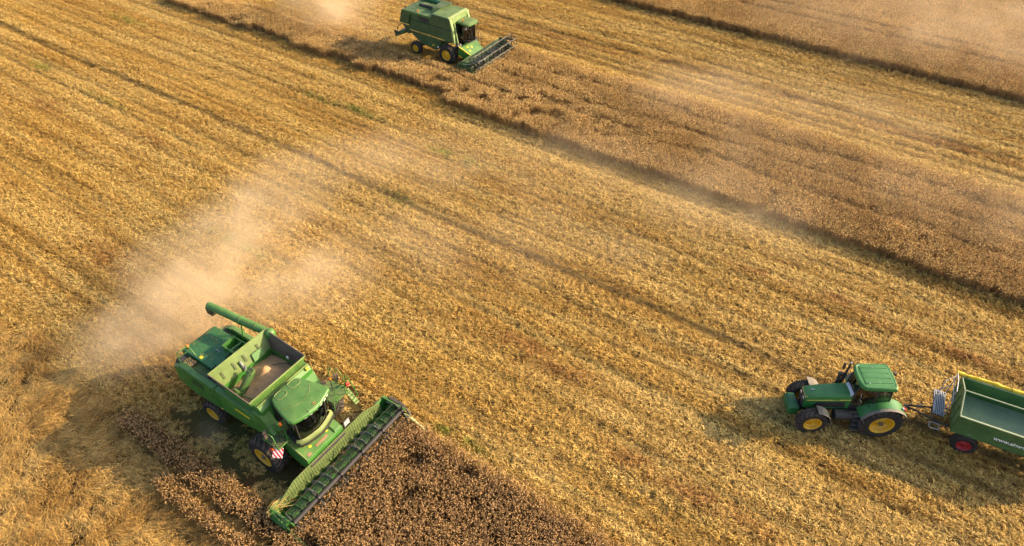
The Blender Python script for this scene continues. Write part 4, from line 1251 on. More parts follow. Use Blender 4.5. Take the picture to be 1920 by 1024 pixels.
    so.location = (ox, oy, 0); so.rotation_euler = (0, 0, TH)
    so['kind'] = 'stuff'; so['label'] = 'loose straw caught on the near end of the big header'; so['category'] = 'straw'
    # chaff and straw bits lying on the flat tops
    r = random.Random(21); V, Fc, mi = [], [], []
    zones = [(-6.9, -5.1, -.7, .85, 3.012, 150), (-6.4, -5.95, -1.26, -.9, 2.92, 60), (-.3, .9, -1.2, .65, None, 120), (-4.9, -4.1, -1.2, .9, 2.97, 140), (-.9, .05, -1.78, -1.32, 2.30, 50), (-1.5, -1.1, -1.3, 1.3, 3.60, 50)]
    for (x0, x1, y0, y1, z, n) in zones:
        for i in range(n):
            x, y = r.uniform(x0, x1), r.uniform(y0, y1)
            if r.random() < .6: x = x0 + (x1 - x0) * r.random() ** 2.5
            zz = z if z is not None else on_deck(x) + .012
            a = r.uniform(0, 6.28)
            blade(V, Fc, mi, Vector((x, y, zz + .005)), Vector((math.cos(a), math.sin(a), .08)), r.uniform(.02, .09), .012, .0, 0, r)
    cf = MB(); cf.add(V, Fc)
    co = cf.build('chaff', 'straw', None)
    co.location = (ox, oy, 0); co.rotation_euler = (0, 0, TH)
    co['kind'] = 'stuff'; co['label'] = 'chaff and short straw bits lying on the flat tops of the near harvester'; co['category'] = 'chaff'
    return T
near_harvester()

# ================================================================== the far harvester
def far_harvester():
    ox, oy = fxy(-34.2, 43.9)
    T = thing('combine_harvester', 'older boxy dark green combine harvester far off with yellow side stripe and closed grain tank', 'combine harvester', (ox, oy, 0), TH, 'green combine harvesters cutting the field')
    G, GL = 'green_old', 'green_old_light'
    wheel(T, -.82, -1.12, .82, .60, .40, -1, nl=16, lug=.05, dish=.08)
    wheel(T, -.82, 1.12, .82, .60, .40, 1, nl=16, lug=.05, dish=.08)
    wheel(T, -4.10, -1.18, .58, .40, .28, -1, nl=14, dish=.06)
    wheel(T, -4.10, 1.18, .58, .40, .28, 1, nl=14, dish=.06)
    MB().cyl((-.82, -1.0, .82), (-.82, 1.0, .82), .14).box((-.82, 0, .9), (.3, 2.0, .3)).build('front_axle', 'dark', T)
    MB().box((-4.1, 0, .6), (.18, 2.0, .18)).build('rear_axle', 'dark', T)
    # main body
    MB().prism_y([(-5.0, 1.85), (-4.7, 1.75), (-3.6, 1.05), (-2.1, .85), (-1.55, 1.15), (-1.45, 1.85), (-.3, 1.85), (-.45, 3.55), (-5.2, 3.45)], -1.12, 1.12).build('threshing_body', G, T, bevel=.03)
    for s in (-1, 1):
        y0, y1 = s * 1.12, s * 1.25
        MB().prism_y([(-4.62, 2.0), (-.03, 1.90), (-.25, 2.92), (-4.5, 2.90)], min(y0, y1), max(y0, y1)).build('side_panel', G, T, bevel=.03)
        MB().prism_y([(-4.46, 2.94), (-.27, 2.96), (-.40, 3.52), (-4.40, 3.50)], min(y0, y1 - s * .05), max(y0, y1 - s * .05)).build('upper_side_panel', G, T, bevel=.03)
        MB().prism_y([(-5.75, 2.40), (-4.70, 2.40), (-4.50, 3.50), (-5.35, 3.56)], min(y0, y1), max(y0, y1)).build('rear_side_panel', G, T, bevel=.03)
        MB().prism_y([(-4.6, 1.95), (-3.5, 1.12), (-2.1, .92), (-1.62, 1.2), (-1.55, 1.88)], min(y0, s * 1.19), max(y0, s * 1.19)).build('lower_side_panel', G, T, bevel=.02)
        yy = s * 1.258
        MB().box((-5.15, yy, 2.44), (1.05, .01, .07)).build('stripe', 'cream', T)
        MB().box((-4.05, yy, 2.06), (1.05, .01, .07), (0, .02, 0)).build('stripe', 'cream', T)
        MB().box((-1.67, yy, 2.02), (1.3, .01, .07), (0, .02, 0)).build('stripe', 'cream', T)
        MB().box((-.18, yy, 1.985), (.2, .01, .07), (0, .02, 0)).build('stripe', 'cream', T)
        if s < 0:
            lettering('JOHN DEERE', .17, 'cream', T, Matrix(((1, 0, 0, -3.42), (0, 0, -1, -1.253), (0, 1, 0, 1.985), (0, 0, 0, 1))), width=1.05, spacing=1.1)
            MB().box((-3.02, -1.212, 3.23), (.95, .02, .34)).build('radiator_screen', 'black', T)
            sl = MB()
            for i in range(7): sl.box((-3.02, -1.228, 3.09 + i * .047), (.93, .012, .014))
            sl.build('screen_bar', 'dark', T)
            MB().box((-3.95, -1.212, 3.2), (.7, .015, .4)).build('side_hatch', G, T, bevel=.01)
            MB().cyl((-1.75, -1.19, 1.25), (-1.75, -1.24, 1.25), .07, n=10).build('reflector', 'white', T)
            MB().box((-2.2, -1.2, 1.3), (.06, .02, .16)).box((-2.35, -1.2, 1.25), (.06, .02, .1)).build('sticker', 'yellow', T)
    # roof of the rear body
    MB().prism_y([(-5.72, 2.4), (-5.35, 2.4), (-4.4, 3.40), (-2.3, 3.45), (-2.3, 3.62), (-5.25, 3.62), (-5.40, 3.52)], -1.24, 1.24).build('rear_hood', 'green_dusty', T, bevel=.04)
    MB().box((-4.0, .3, 3.64), (1.2, 1.2, .03)).build('roof_hatch', 'green_dusty', T, bevel=.01)
    MB().cyl((-5.2, -.9, 3.62), (-5.2, -.9, 3.78), .05).build('beacon', 'black', T)
    MB().cyl((-3.8, -1.0, 3.62), (-3.8, -1.0, 3.80), .035).build('filler_cap', 'amber', T)
    handrail(T, [(-4.3, -1.1, 3.62), (-4.3, -1.1, 3.88), (-3.95, -1.1, 3.88), (-3.95, -1.1, 3.62)], .015, G)
    # grain tank with closed sloping lid
    MB().hexa([(-2.28, -1.2, 3.50), (-.38, -1.2, 3.50), (-.38, 1.2, 3.50), (-2.28, 1.2, 3.50)], [(-2.24, -1.22, 3.84), (-.48, -1.22, 3.84), (-.48, 1.22, 3.84), (-2.24, 1.22, 3.84)]).build('grain_tank', G, T, bevel=.03)
    MB().hexa([(-2.26, -1.2, 3.845), (-.62, -1.2, 3.845), (-.62, 1.15, 3.845), (-2.26, 1.15, 3.845)], [(-2.2, -1.14, 3.89), (-.70, -1.14, 3.89), (-.70, 1.1, 3.93), (-2.2, 1.1, 3.93)]).build('tank_lid', 'green_dusty', T, bevel=.01)
    MB().hexa([(-.62, -1.22, 3.84), (-.40, -1.22, 3.84), (-.40, 1.22, 3.84), (-.62, 1.22, 3.84)], [(-.60, -1.22, 3.95), (-.46, -1.22, 3.91), (-.46, 1.22, 3.91), (-.60, 1.22, 3.95)]).build('lid_edge', GL, T, bevel=.01)
    # open rear flap, dark behind
    MB().hexa([(-2.75, -.45, 3.64), (-2.30, -.45, 3.64), (-2.30, -.38, 3.64), (-2.75, -.38, 3.64)], [(-2.70, -.42, 4.05), (-2.1, -.2, 4.02), (-2.1, -.15, 4.02), (-2.70, -.36, 4.05)]).build('tank_flap', GL, T)
    MB().hexa([(-2.75, -.40, 4.0), (-2.1, -.18, 4.0), (-1.9, 1.2, 4.0), (-2.9, 1.2, 4.0)], [(-2.75, -.40, 4.06), (-2.1, -.18, 4.05), (-1.9, 1.2, 4.05), (-2.9, 1.2, 4.06)]).build('tank_flap', G, T)
    MB().box((-2.55, .6, 3.7), (.5, 1.0, .2)).build('opening', 'black', T)
    ua = MB().cyl((-2.6, 1.25, 3.75), (-6.0, 1.28, 3.78), .17, n=14).build('unloading_auger', 'green_deep', T)
    MB().cyl((-4.5, .10, 3.72), (-2.8, .10, 3.78), .12, n=12).build('intake_duct', 'dark', T)
    # pale front frame corners and recessed front wall
    for s in (-1, 1):
        y0, y1 = sorted((s * 1.25, s * 1.0))
        MB().hexa([(-.28, y0, 2.95), (-.10, y0, 2.95), (-.10, y1, 2.95), (-.28, y1, 2.95)], [(-.44, y0, 3.86), (-.36, y0, 3.86), (-.36, y1, 3.86), (-.44, y1, 3.86)]).build('corner_panel', GL, T, bevel=.01)
        MB().hexa([(-.24, y0, 1.92), (.02, y0, 1.92), (.02, y1, 1.92), (-.24, y1, 1.92)], [(-.24, y0, 2.93), (-.12, y0, 2.93), (-.12, y1, 2.93), (-.24, y1, 2.93)]).build('corner_panel', GL if s < 0 else G, T, bevel=.01)
        MB().hexa([(-.24, s * .98 - .06, 1.95), (.22, s * .98 - .06, 1.95), (.22, s * .98 + .02, 1.95), (-.24, s * .98 + .02, 1.95)], [(-.36, s * .80 - .06, 3.4), (-.2, s * .80 - .06, 3.4), (-.2, s * .80 + .02, 3.4), (-.36, s * .80 + .02, 3.4)]).build('cab_side_plate', GL, T)
    MB().box((-.38, 0, 3.6), (.1, 2.0, .5)).build('front_wall', GL, T)
    MB().box((-.42, .15, 3.72), (.12, .5, .1)).build('number_plate', 'green_pale', T)
    # cab
    yc = .20
    rf = MB().loft([[(x, yc + y, z) for x, y in ((-.55 + i, -.66 + j), (.85 + i2, -.66 + j), (.98 + i2, -.5 + j), (.98 + i2, .5 - j), (.85 + i2, .66 - j), (-.55 + i, .66 - j))]
                    for z, i, i2, j in ((3.28, .02, -.02, .03), (3.31, 0, 0, 0), (3.40, 0, -.01, 0), (3.47, .05, -.10, .06), (3.50, .3, -.4, .25))]).build('cab_roof', 'green_dusty', T, angle=40)
    MB().cyl((.25, yc - .55, 3.45), (.25, yc - .55, 3.60), .04, n=8).build('beacon', 'black', rf)
    MB().cyl((.25, yc - .55, 3.60), (.25, yc - .55, 3.74), .045, .035, 10).build('beacon_lens', 'amber', rf)
    MB().box((-.3, yc, 2.6), (.08, 1.2, 1.4)).box((.25, yc, 1.93), (1.2, 1.25, .08)).build('cab_floor', 'black', T)
    arc = [(-.25, -.60), (.35, -.62), (.72, -.50), (.88, -.22), (.92, 0), (.88, .22), (.72, .50), (.35, .62), (-.25, .60)]
    MB().loft([[(x * k, yc + y * k2, z) for x, y in arc] for z, k, k2 in ((1.98, .96, .96), (2.6, 1.0, 1.0), (3.28, .95, .96))], cap=False, closed=False).build('windscreen', 'glass', T, angle=60)
    for i in (1, 3, 5, 7):
        x, y = arc[i]
        MB().tube([(x * .96, yc + y * .96, 1.98), (x, yc + y, 2.6), (x * .95, yc + y * .96, 3.28)], .03).build('cab_pillar', 'black', T)
    MB().box((.0, yc, 2.35), (.45, .45, .14)).box((-.2, yc, 2.65), (.12, .42, .55)).build('driver_seat', 'black', T, bevel=.03)
    MB().tube([(.62, yc, 1.98), (.52, yc, 2.62)], .03).tube(arc_pts(.5, yc, 2.64, .18, .18, 0, 360, 13), .015, 5).build('steering_wheel', 'black', T)
    driver(.02, yc, 2.40, T, 'driver in blue shirt seated behind the glass of the far harvester')
    MB().tube([(.5, yc - .62, 2.1), (.95, yc - .35, 2.02), (1.05, yc, 2.0), (.95, yc + .4, 2.02)], .02).build('cab_rail', 'dark', T)
    lb = MB().box((.30, -1.12, 1.90), (.20, .46, .16)).build('lamp_bar', 'black', T, bevel=.02)
    for y in (-1.22, -.97): MB().cyl((.39, y, 1.88), (.43, y, 1.88), .06, n=10).build('head_lamp', 'lens', lb)
    MB().sphere((.55, yc - .52, 3.0), .07).build('work_lamp', 'lens', T)
    for s, yy in ((1, 1.15),):
        ml = MB().tube([(.5, .8, 3.3), (.6, 1.1, 3.3), (.62, 1.15, 3.1)], .015).build('mirror_arm', 'black', T)
        MB().box((.62, 1.15, 3.0), (.05, .16, .3)).build('mirror', 'black', ml)
    for pts in ([(.2, 1.0, 1.9), (.2, 1.05, 2.7), (.5, 1.1, 2.7), (.6, 1.1, 1.9)], [(.75, .95, 1.7), (.8, 1.0, 2.4), (1.0, 1.0, 2.3), (1.05, 1.0, 1.2)]): handrail(T, pts, .02, 'dark')
    ld = MB()
    for i in range(4): ld.box((.45, 1.15, .6 + i * .3), (.35, .25, .03))
    ld.build('ladder_step', 'dark', T, stuff=True)
    # feeder
    fd = MB().hexa([(.15, -1.05, 1.0), (1.25, -.75, .45), (1.25, .95, .45), (.15, 1.05, 1.0)], [(.30, -1.10, 1.72), (1.22, -.76, 1.10), (1.22, .95, 1.10), (.30, 1.10, 1.72)]).build('feeder_house', 'green', T, bevel=.02)
    for x, y in ((.62, -.35), (.75, .05), (.92, -.42)): MB().box((x, y, 1.72 - (x - .30) * .674 + .01), (.14, .12, .012), (0, math.atan(.674), 0)).build('sticker', 'yellow', fd)
    MB().tube([(.32, -1.08, 1.72), (1.22, -.75, 1.11)], .03, 4).build('deck_edge', 'yellow', fd)
    # tail: straw hood and chaff deflector
    MB().prism_y([(-5.6, 2.35), (-5.0, 1.5), (-4.6, 1.7), (-4.6, 2.4)], -1.05, 1.05).build('straw_hood', G, T)
    MB().hexa([(-6.45, -1.15, .95), (-5.2, -1.05, 1.55), (-5.2, 1.05, 1.55), (-6.45, 1.15, .95)], [(-6.5, -1.15, 1.25), (-5.3, -1.05, 1.85), (-5.3, 1.05, 1.85), (-6.5, 1.15, 1.25)]).build('straw_deflector', G, T, bevel=.03)
    MB().tube([(-6.2, -1.15, 1.4), (-6.0, -1.18, 2.0), (-5.7, -1.18, 2.2)], .03).box((-6.3, -1.2, 1.45), (.25, .1, .2)).build('deflector_link', 'dark', T)
    # header
    header(T, 1.32, .60, 5.7, G, GL, tube_r=.05, reel_r=.56, reel_x=1.20, reel_z=1.22, silver=True, back_h=1.0, raised=.9, bar_mat='dark', old=True, tine_n=30, phase=.6)
    MB().hexa([(.7, -2.34, .25), (2.6, -2.34, .1), (2.6, -2.28, .1), (.7, -2.28, .25)], [(1.15, -2.36, 1.15), (2.45, -2.36, .98), (2.45, -2.30, .98), (1.15, -2.30, 1.15)]).build('end_plate', G, T, bevel=.01)
    MB().loft([[(2.6, 3.38, .2), (2.6, 3.5, .2), (2.6, 3.5, .6), (2.6, 3.38, .6)], [(3.5, 3.62, .08), (3.5, 3.66, .08), (3.5, 3.66, .16), (3.5, 3.62, .16)]]).build('crop_divider', G, T)
    MB().tube([(1.2, -2.1, 1.05), (1.5, -1.0, 1.35), (1.55, -.9, 1.35)], .02).build('lift_arm_rod', GL, T)
far_harvester()

# ================================================================== tractor
def tractor():
    T = thing('tractor', 'green four wheel drive tractor with yellow rims pulling the grain trailer', 'tractor', (16.3, 19.6, 0), rad(178))
    G = 'green_tractor'
    for s in (-1, 1):
        wheel(T, 0, s * .92, .95, .54, .50, s, nl=20, lug=.05, dish=.20)
        wheel(T, 2.9, s * .80, .70, .46, .36, s, nl=18, lug=.045, dish=.14)
        # rear fenders (arched) with grey edge strip
        ft = MB(); ed = MB(); R = 1.06
        ang = [rad(a) for a in (20, 38, 56, 74, 92, 110, 128, 142, 152)]
        rings, rg2 = [], []
        for a in ang:
            for (lst, ya, yb, t_) in ((rings, .50, 1.06, .03), (rg2, 1.063, 1.21, .026)):
                p = lambda rr, y: (rr * math.cos(a), s * y, .95 + rr * math.sin(a))
                lst.append([p(R, ya), p(R + t_, ya), p(R + t_, yb), p(R, yb)])
        ft.loft(rings); ed.loft(rg2)
        f = ft.build('rear_fender', G, T, angle=50)
        ed.build('fender_edge', 'mud', f, angle=50)
        MB().box((-.78, s * .92, 1.80), (.06, .16, .12)).build('tail_lamp', 'red', f, bevel=.01)
        MB().box((-.70, s * .92, 1.86), (.05, .1, .06)).build('lamp_lens', 'lens', f)
        # front fenders
        ff = MB(); rings = []
        for a in (95, 112, 130, 148, 166, 184):
            a = rad(a); p = lambda rr, y: (2.9 + rr * math.cos(a), s * y, .70 + rr * math.sin(a))
            rings.append([p(.77, .58), p(.80, .58), p(.80, 1.05), p(.77, 1.05)])
        ff.loft(rings); ff.build('front_fender', 'mud', T, angle=50)
    MB().cyl((0, -.8, .95), (0, .8, .95), .17).box((.1, 0, 1.0), (1.0, .55, .5)).box((1.3, 0, .95), (1.6, .45, .45)).build('transmission', 'dark', T, bevel=.03)
    MB().box((2.9, 0, .68), (.22, 1.3, .2)).box((2.6, 0, .85), (1.3, .4, .4)).build('front_axle', 'dark', T, bevel=.03)
    # hood, tapering to the nose
    def hs(x, hw, zt, zb): return [(x, -hw, zb), (x, hw, zb), (x, hw, zt - .28), (x, hw * .93, zt - .10), (x, hw * .72, zt - .01), (x, 0, zt + .015), (x, -hw * .72, zt - .01), (x, -hw * .93, zt - .10), (x, -hw, zt - .28)]
    hd = MB().loft([hs(1.32, .44, 2.02, 1.15), hs(1.9, .42, 1.98, 1.10), hs(2.7, .38, 1.90, 1.05), hs(3.15, .35, 1.82, 1.02), hs(3.27, .31, 1.70, 1.05)]).build('hood', G, T, angle=32)
    for s in (-1, 1):
        MB().hexa([(1.35, s * .425, 1.72), (3.2, s * .352, 1.53), (3.2, s * .362, 1.53), (1.35, s * .445, 1.72)], [(1.35, s * .425, 1.765), (3.2, s * .352, 1.57), (3.2, s * .360, 1.57), (1.35, s * .443, 1.765)]).build('stripe', 'cream', hd)
        MB().hexa([(1.5, s * .42, 1.2), (2.9, s * .365, 1.15), (2.9, s * .378, 1.15), (1.5, s * .438, 1.2)], [(1.55, s * .42, 1.60), (2.75, s * .37, 1.48), (2.75, s * .382, 1.48), (1.55, s * .436, 1.60)]).build('side_grille', 'black', hd)
    gr = MB().box((3.275, 0, 1.36), (.05, .56, .58)).build('nose_grille', 'black', hd, bevel=.02)
    for s in (-1, 1): MB().box((3.30, s * .17, 1.52), (.03, .16, .12)).build('head_lamp', 'lens', gr, bevel=.01)
    MB().tube([(3.2, -.30, 1.75), (3.27, -.28, 1.68), (3.28, .28, 1.68), (3.2, .30, 1.75)], .014, 5).build('nose_trim', 'cream', hd)
    MB().box((2.95, 0, 1.90), (.16, .05, .01), (0, .1, 0)).build('hood_badge', 'silver', hd)
    # front weights: a row of plates
    wf = MB().box((3.40, 0, .80), (.22, .60, .18)).build('weight_bracket', 'dark', T)
    for i in range(12):
        y = -.40 + .80 * i / 11
        MB().prism_y([(3.42, .62), (3.80, .60), (3.88, .72), (3.86, 1.0), (3.74, 1.08), (3.44, 1.06)], y - .031, y + .031).build('weight', 'green_deep', T, bevel=.008)
    # cab
    roof = [(-.22, -.62), (-.14, -.72), (1.10, -.70), (1.26, -.60), (1.34, -.25), (1.34, .25), (1.26, .60), (1.10, .70), (-.14, .72), (-.22, .62), (-.26, .2), (-.26, -.2)]
    cx = .55
    S_ = lambda k, z: [(cx + (x - cx) * k, y * k, z) for x, y in roof]
    rf = MB().loft([S_(.93, 2.70), S_(1.0, 2.74), S_(1.02, 2.82), S_(1.0, 2.89), S_(.95, 2.93), S_(.90, 2.935), S_(.88, 2.925), S_(.5, 2.95)]).build('cab_roof', G, T, angle=28)
    for y in (-.42, -.14, .14, .42): MB().box((.52, y, 2.945), (1.15, .018, .022)).build('roof_rib', 'green_deep', rf)
    MB().box((1.10, 0, 2.94), (.02, 1.0, .02)).build('roof_rib', 'green_deep', rf)
    for p in ((.55, -.45), (.5, .40), (.95, .45)): MB().cyl((*p, 2.93), (*p, 2.965), .022, n=8).build('roof_bolt', 'lens', rf)
    bx = [(-.22, -.60), (1.25, -.55), (1.25, .55), (-.22, .60)]
    gb = [(-.12, -.66), (.55, -.70), (1.30, -.45), (1.30, .45), (.55, .70), (-.12, .66)]
    lowk = lambda k, z: [(cx + (x - cx) * k, y * k, z) for x, y in gb]
    MB().loft([lowk(.99, 1.45), lowk(1.0, 2.1), lowk(.93, 2.71)], cap=False).build('cab_glass', 'glass', T, angle=20)
    for x, y in gb: MB().tube([(cx + (x - cx) * .99, y * .99, 1.45), (x, y, 2.1), (cx + (x - cx) * .93, y * .93, 2.71)], .035, 6).build('cab_pillar', 'black', T)
    MB().hexa([(-.1, -.60, 1.0), (1.35, -.42, 1.0), (1.35, .42, 1.0), (-.1, .60, 1.0)], [(-.15, -.66, 1.46), (1.34, -.46, 1.46), (1.34, .46, 1.46), (-.15, .66, 1.46)]).build('cab_base', 'black', T, bevel=.02)
    MB().box((.25, 0, 1.68), (.48, .48, .14)).box((.0, 0, 2.0), (.14, .46, .55)).box((.3, 0, 1.52), (.3, .3, .2)).build('driver_seat', 'dark_brown', T, bevel=.04)
    MB().tube([(1.05, 0, 1.46), (.78, 0, 1.98)], .035).tube([(.78 + .18 * math.cos(a) * .8, .19 * math.sin(a), 1.99 + .07 * math.cos(a)) for a in [2 * math.pi * i / 14 for i in range(15)]], .015, 5).box((1.15, 0, 1.6), (.25, .6, .5)).build('steering_wheel', 'black', T)
    driver(.25, 0, 1.74, T, 'driver in blue shirt seated at the wheel of the tractor')
    # silver strip shaped for the windscreen reflection and wiper box
    MB().hexa([(1.36, -.3, 1.95), (1.48, -.3, 1.95), (1.44, .4, 1.95), (1.34, .4, 1.95)], [(1.33, -.3, 2.12), (1.40, -.3, 2.08), (1.38, .4, 2.08), (1.31, .4, 2.12)]).build('windscreen_strip', 'silver', T, bevel=.01)
    # exhaust and intake stacks on the far side
    ex = MB().cyl((1.55, -.58, 1.5), (1.45, -.60, 2.35), .085, n=12).cyl((1.45, -.60, 2.35), (1.42, -.62, 2.95), .05, n=10).build('exhaust_stack', 'black', T)
    MB().cyl((1.42, -.62, 2.78), (1.41, -.62, 3.05), .045, n=10).build('exhaust_tip', 'steel', ex)
    MB().cyl((1.72, -.55, 1.5), (1.70, -.56, 2.35), .07, n=12).cyl((1.70, -.56, 2.3), (1.70, -.56, 2.42), .11, .09, 12).build('air_intake', 'black', T)
    for s in (-1, 1):
        ma = MB().tube([(1.25, s * .62, 2.6), (1.38, s * .95, 2.62), (1.38, s * 1.0, 2.5)], .016).build('mirror_arm', 'black', T)
        MB().box((1.38, s * 1.02, 2.33), (.05, .18, .34)).build('mirror', 'black', ma, bevel=.02)
    MB().tube([(-.25, -.55, 2.6), (-.55, -.50, 2.52), (-.6, -.5, 2.5)], .02).box((-.62, -.5, 2.5), (.1, .14, .12)).build('work_lamp', 'dark', T)
    MB().tube([(-.1, .5, 2.93), (-.2, .52, 3.15)], .006, 4).tube([(.1, .60, 2.93), (.05, .72, 3.1)], .006, 4).build('aerial', 'black', T)
    # fuel tank, steps
    MB().cyl((.85, .62, .95), (1.95, .62, .95), .25, n=16).build('fuel_tank', 'black', T, bevel=.03)
    MB().cyl((.85, -.62, .95), (1.95, -.62, .95), .25, n=16).build('battery_box', 'black', T, bevel=.03)
    ld = MB().box((1.18, .86, .80), (.03, .05, .9), (.25, 0, 0)).box((.82, .86, .80), (.03, .05, .9), (.25, 0, 0)).build('ladder', 'black', T)
    for i in range(4): MB().box((1.0, .80 + .06 * (3 - i), .45 + i * .26), (.42, .24, .03)).build('ladder_step', 'dark', ld)
    for i in range(4): MB().box((1.0, .92 + .06 * (3 - i), .467 + i * .26), (.40, .02, .006)).build('step_edge', 'steel', ld)
    MB().box((1.28, .70, 1.15), (.05, .05, .05)).build('reflector', 'red', T)
    MB().tube([(.7, .75, 1.2), (.72, .78, 1.9)], .016).build('handrail', 'black', T)
    # rear linkage
    MB().box((-.75, 0, .62), (.9, .12, .1)).box((-.6, .35, .9), (.7, .05, .08), (0, .3, 0)).box((-.6, -.35, .9), (.7, .05, .08), (0, .3, 0)).box((-.55, 0, 1.0), (.3, .5, .35)).build('rear_linkage', 'dark', T, bevel=.01)
    return T
tractor()

# ================================================================== trailer
def trailer():
    T = thing('grain_trailer', 'green tipping trailer with yellow rolled tarpaulin and red rims hitched behind the tractor', 'trailer', (19.47, 19.03, 0), rad(153))
    G = 'green_trailer'
    L = 5.4
    zb, zt = 1.27, 2.28
    MB().box((-L / 2, 0, zb + .03), (L - .04, 2.34, .05)).build('floor', 'teal_floor', T)
    # side walls: three boards each with ribs between
    for s in (-1, 1):
        hgt = (zt - zb) / 3
        for i in range(3):
            z0 = zb + hgt * i
            MB().box((-L / 2, s * (1.185 + .006 * (i % 2)), z0 + hgt / 2), (L - .03, .05, hgt - .016)).build('wall_board', G, T, bevel=.012)
            MB().box((-L / 2, s * 1.20, z0 + .006), (L - .02, .072, .03)).build('wall_rib', G, T, bevel=.008)
        MB().box((-L / 2, s * 1.19, zt + .015), (L + .02, .075, .05)).build('top_rail', 'rail_pale', T, bevel=.01)
        for x in (-.03, -L + .03): MB().box((x, s * 1.205, (zb + zt) / 2), (.08, .09, zt - zb + .06)).build('corner_post', G, T, bevel=.01)
        if s > 0:
            MB().tube([(-.62, 1.235, 1.42), (-.68, 1.27, 1.47), (-.74, 1.235, 1.42)], .012, 5).build('latch', 'steel', T)
    # gabled end walls
    for x, nm in ((-.0, 'front_wall'), (-L, 'tail_gate')):
        fw = MB()
        prof = [(-1.16, zb), (1.16, zb), (1.16, zt), (.0, zt + .37), (-1.16, zt)]
        fw.loft([[(x - .03, y, z) for y, z in prof], [(x + .03, y, z) for y, z in prof]])
        w_ = fw.build(nm, G, T)
        MB().tube([(x, -1.18, zt + .02), (x, 0, zt + .40), (x, 1.18, zt + .02)], .03, 5).build('gable_rim', 'rail_pale', w_)
        for y in (-.6, 0, .6): MB().box((x + (.045 if x == 0 else -.045), y, (zb + zt) / 2 + .05), (.05, .08, zt - zb - .05)).build('stiffener', G, w_, bevel=.01)
        for z in (zb + .35, zb + .72): MB().box((x + (.036 if x == 0 else -.036), 0, z), (.03, 2.26, .05)).build('stiffener', G, w_, bevel=.01)
    MB().cyl((-.02, 0, zt + .40), (-L + .02, 0, zt + .40), .028, n=8).build('ridge_bar', 'rail_pale', T)
    MB().box((-L / 2, -1.16, 1.95), (L - .1, .02, .05)).box((-L / 2, -1.158, 1.62), (L - .1, .016, .05)).build('inner_rib', G, T)
    # rolled tarpaulin along the far rail
    r = random.Random(3)
    pts = [(.25 - (L + .4) * i / 40, -1.24 + r.gauss(0, .008), zt + .12 - .02 * math.sin(i * .5)) for i in range(41)]
    rings = []
    for i, p in enumerate(pts):
        rr = .085 + .012 * math.sin(i * 1.3) + r.gauss(0, .006)
        rings.append([(p[0], p[1] + rr * math.cos(2 * math.pi * j / 12 + i * .22) * (1 + .10 * math.sin(j * 2.2)), p[2] + rr * math.sin(2 * math.pi * j / 12 + i * .22)) for j in range(12)])
    tp = MB().loft(rings).build('rolled_tarpaulin', 'tarp', T, angle=60)
    for x in (-.15, -1.9, -3.6): MB().tube([(x, -1.24 + .11 * math.cos(a), zt + .12 + .11 * math.sin(a)) for a in [2 * math.pi * i / 12 for i in range(13)]], .012, 4).build('strap', 'dark', tp)
    MB().tube([(.02, -1.15, 1.6), (.12, -1.15, 2.2), (.2, -1.22, 2.38)], .02).build('tarp_crank', 'tarp', T)
    # lettering on the near wall
    lettering('www.sieve', .25, 'white', T, Matrix(((-1, 0, 0, -1.50), (0, 0, 1, 1.222), (0, 1, 0, 1.64), (0, 0, 0, 1))), width=1.17, depth=.004, spacing=1.05)
    # chassis
    MB().box((-2.9, .42, 1.08), (4.9, .1, .2)).box((-2.9, -.42, 1.08), (4.9, .1, .2)).box((-4.3, 0, 1.08), (.12, 1.0, .15)).box((-2.4, 0, 1.08), (.12, 1.0, .15)).build('chassis', 'dark', T, bevel=.01)
    MB().cyl((-.8, 0, .85), (-.8, 0, 1.02), .45, n=24).build('turntable', 'dark', T)
    for x in (-.80, -4.3):
        MB().cyl((x, -.85, .53), (x, .85, .53), .06).box((x, .45, .78), (.8, .1, .12)).box((x, -.45, .78), (.8, .1, .12)).build('axle', 'dark', T)
        for s in (-1, 1): wheel(T, x, s * .93, .53, .40, .26, s, rimmat='red_rim', nl=26, lug=.015, dish=.07)
    # drawbar
    db = MB().tube([(1.72, 0, .60), (.15, .48, .74), (-.5, .48, .80)], .045, 6).tube([(1.72, 0, .60), (.15, -.48, .74), (-.5, -.48, .80)], .045, 6).tube([(.6, .34, .70), (.6, -.34, .70)], .035).build('drawbar', 'dark', T)
    MB().tube([(1.66 + .06 * math.cos(a), .06 * math.sin(a), .60) for a in [2 * math.pi * i / 10 for i in range(11)]], .025, 6).build('drawbar_eye', 'steel', db)
    MB().tube([(1.75, .1, .85), (1.2, .12, .95), (.5, .1, .9), (.1, .2, 1.0)], .015).build('hydraulic_hose', 'black', T)
    MB().tube([(1.2, 0, .62), (1.2, 0, .95), (1.1, 0, 1.0)], .02).build('jockey_post', 'silver', db)
    # front platform: grille of bars, rails, step
    pf = MB().box((.43, -.48, .96), (.5, 1.5, .02)).build('platform', 'dark', T)
    for i in range(7): MB().box((.22 + i * .07, -.48, 1.0), (.034, 1.5, .03)).build('platform_bar', 'silver', pf)
    for pts in ([(.22, .24, .99), (.22, .24, 2.05), (.22, -1.15, 2.05)], [(.66, .24, .99), (.66, .24, 1.15), (.66, -.3, 1.15)], [(.66, -.55, .99), (.66, -.55, 2.35), (.22, -1.1, 2.35), (.22, -1.1, 1.0)], [(.30, .10, .99), (.28, .10, 2.55), (.25, -.55, 2.60), (.24, -1.15, 2.45)], [(.66, -.55, 1.7), (.22, -1.1, 1.7)]):
        MB().tube(pts, .02, 6).build('guard_rail', 'silver', pf)
    MB().tube([(.62, .40, .55), (.62, .72, .55), (.22, .72, .55), (.22, .40, .55), (.62, .40, .55)], .02, 5).build('foot_step', 'silver', T)
    r = random.Random(31); V, Fc, mi = [], [], []
    mw = Matrix.Translation((19.47, 19.03, 0)) @ Matrix.Rotation(rad(153), 4, 'Z')
    g2 = MB()
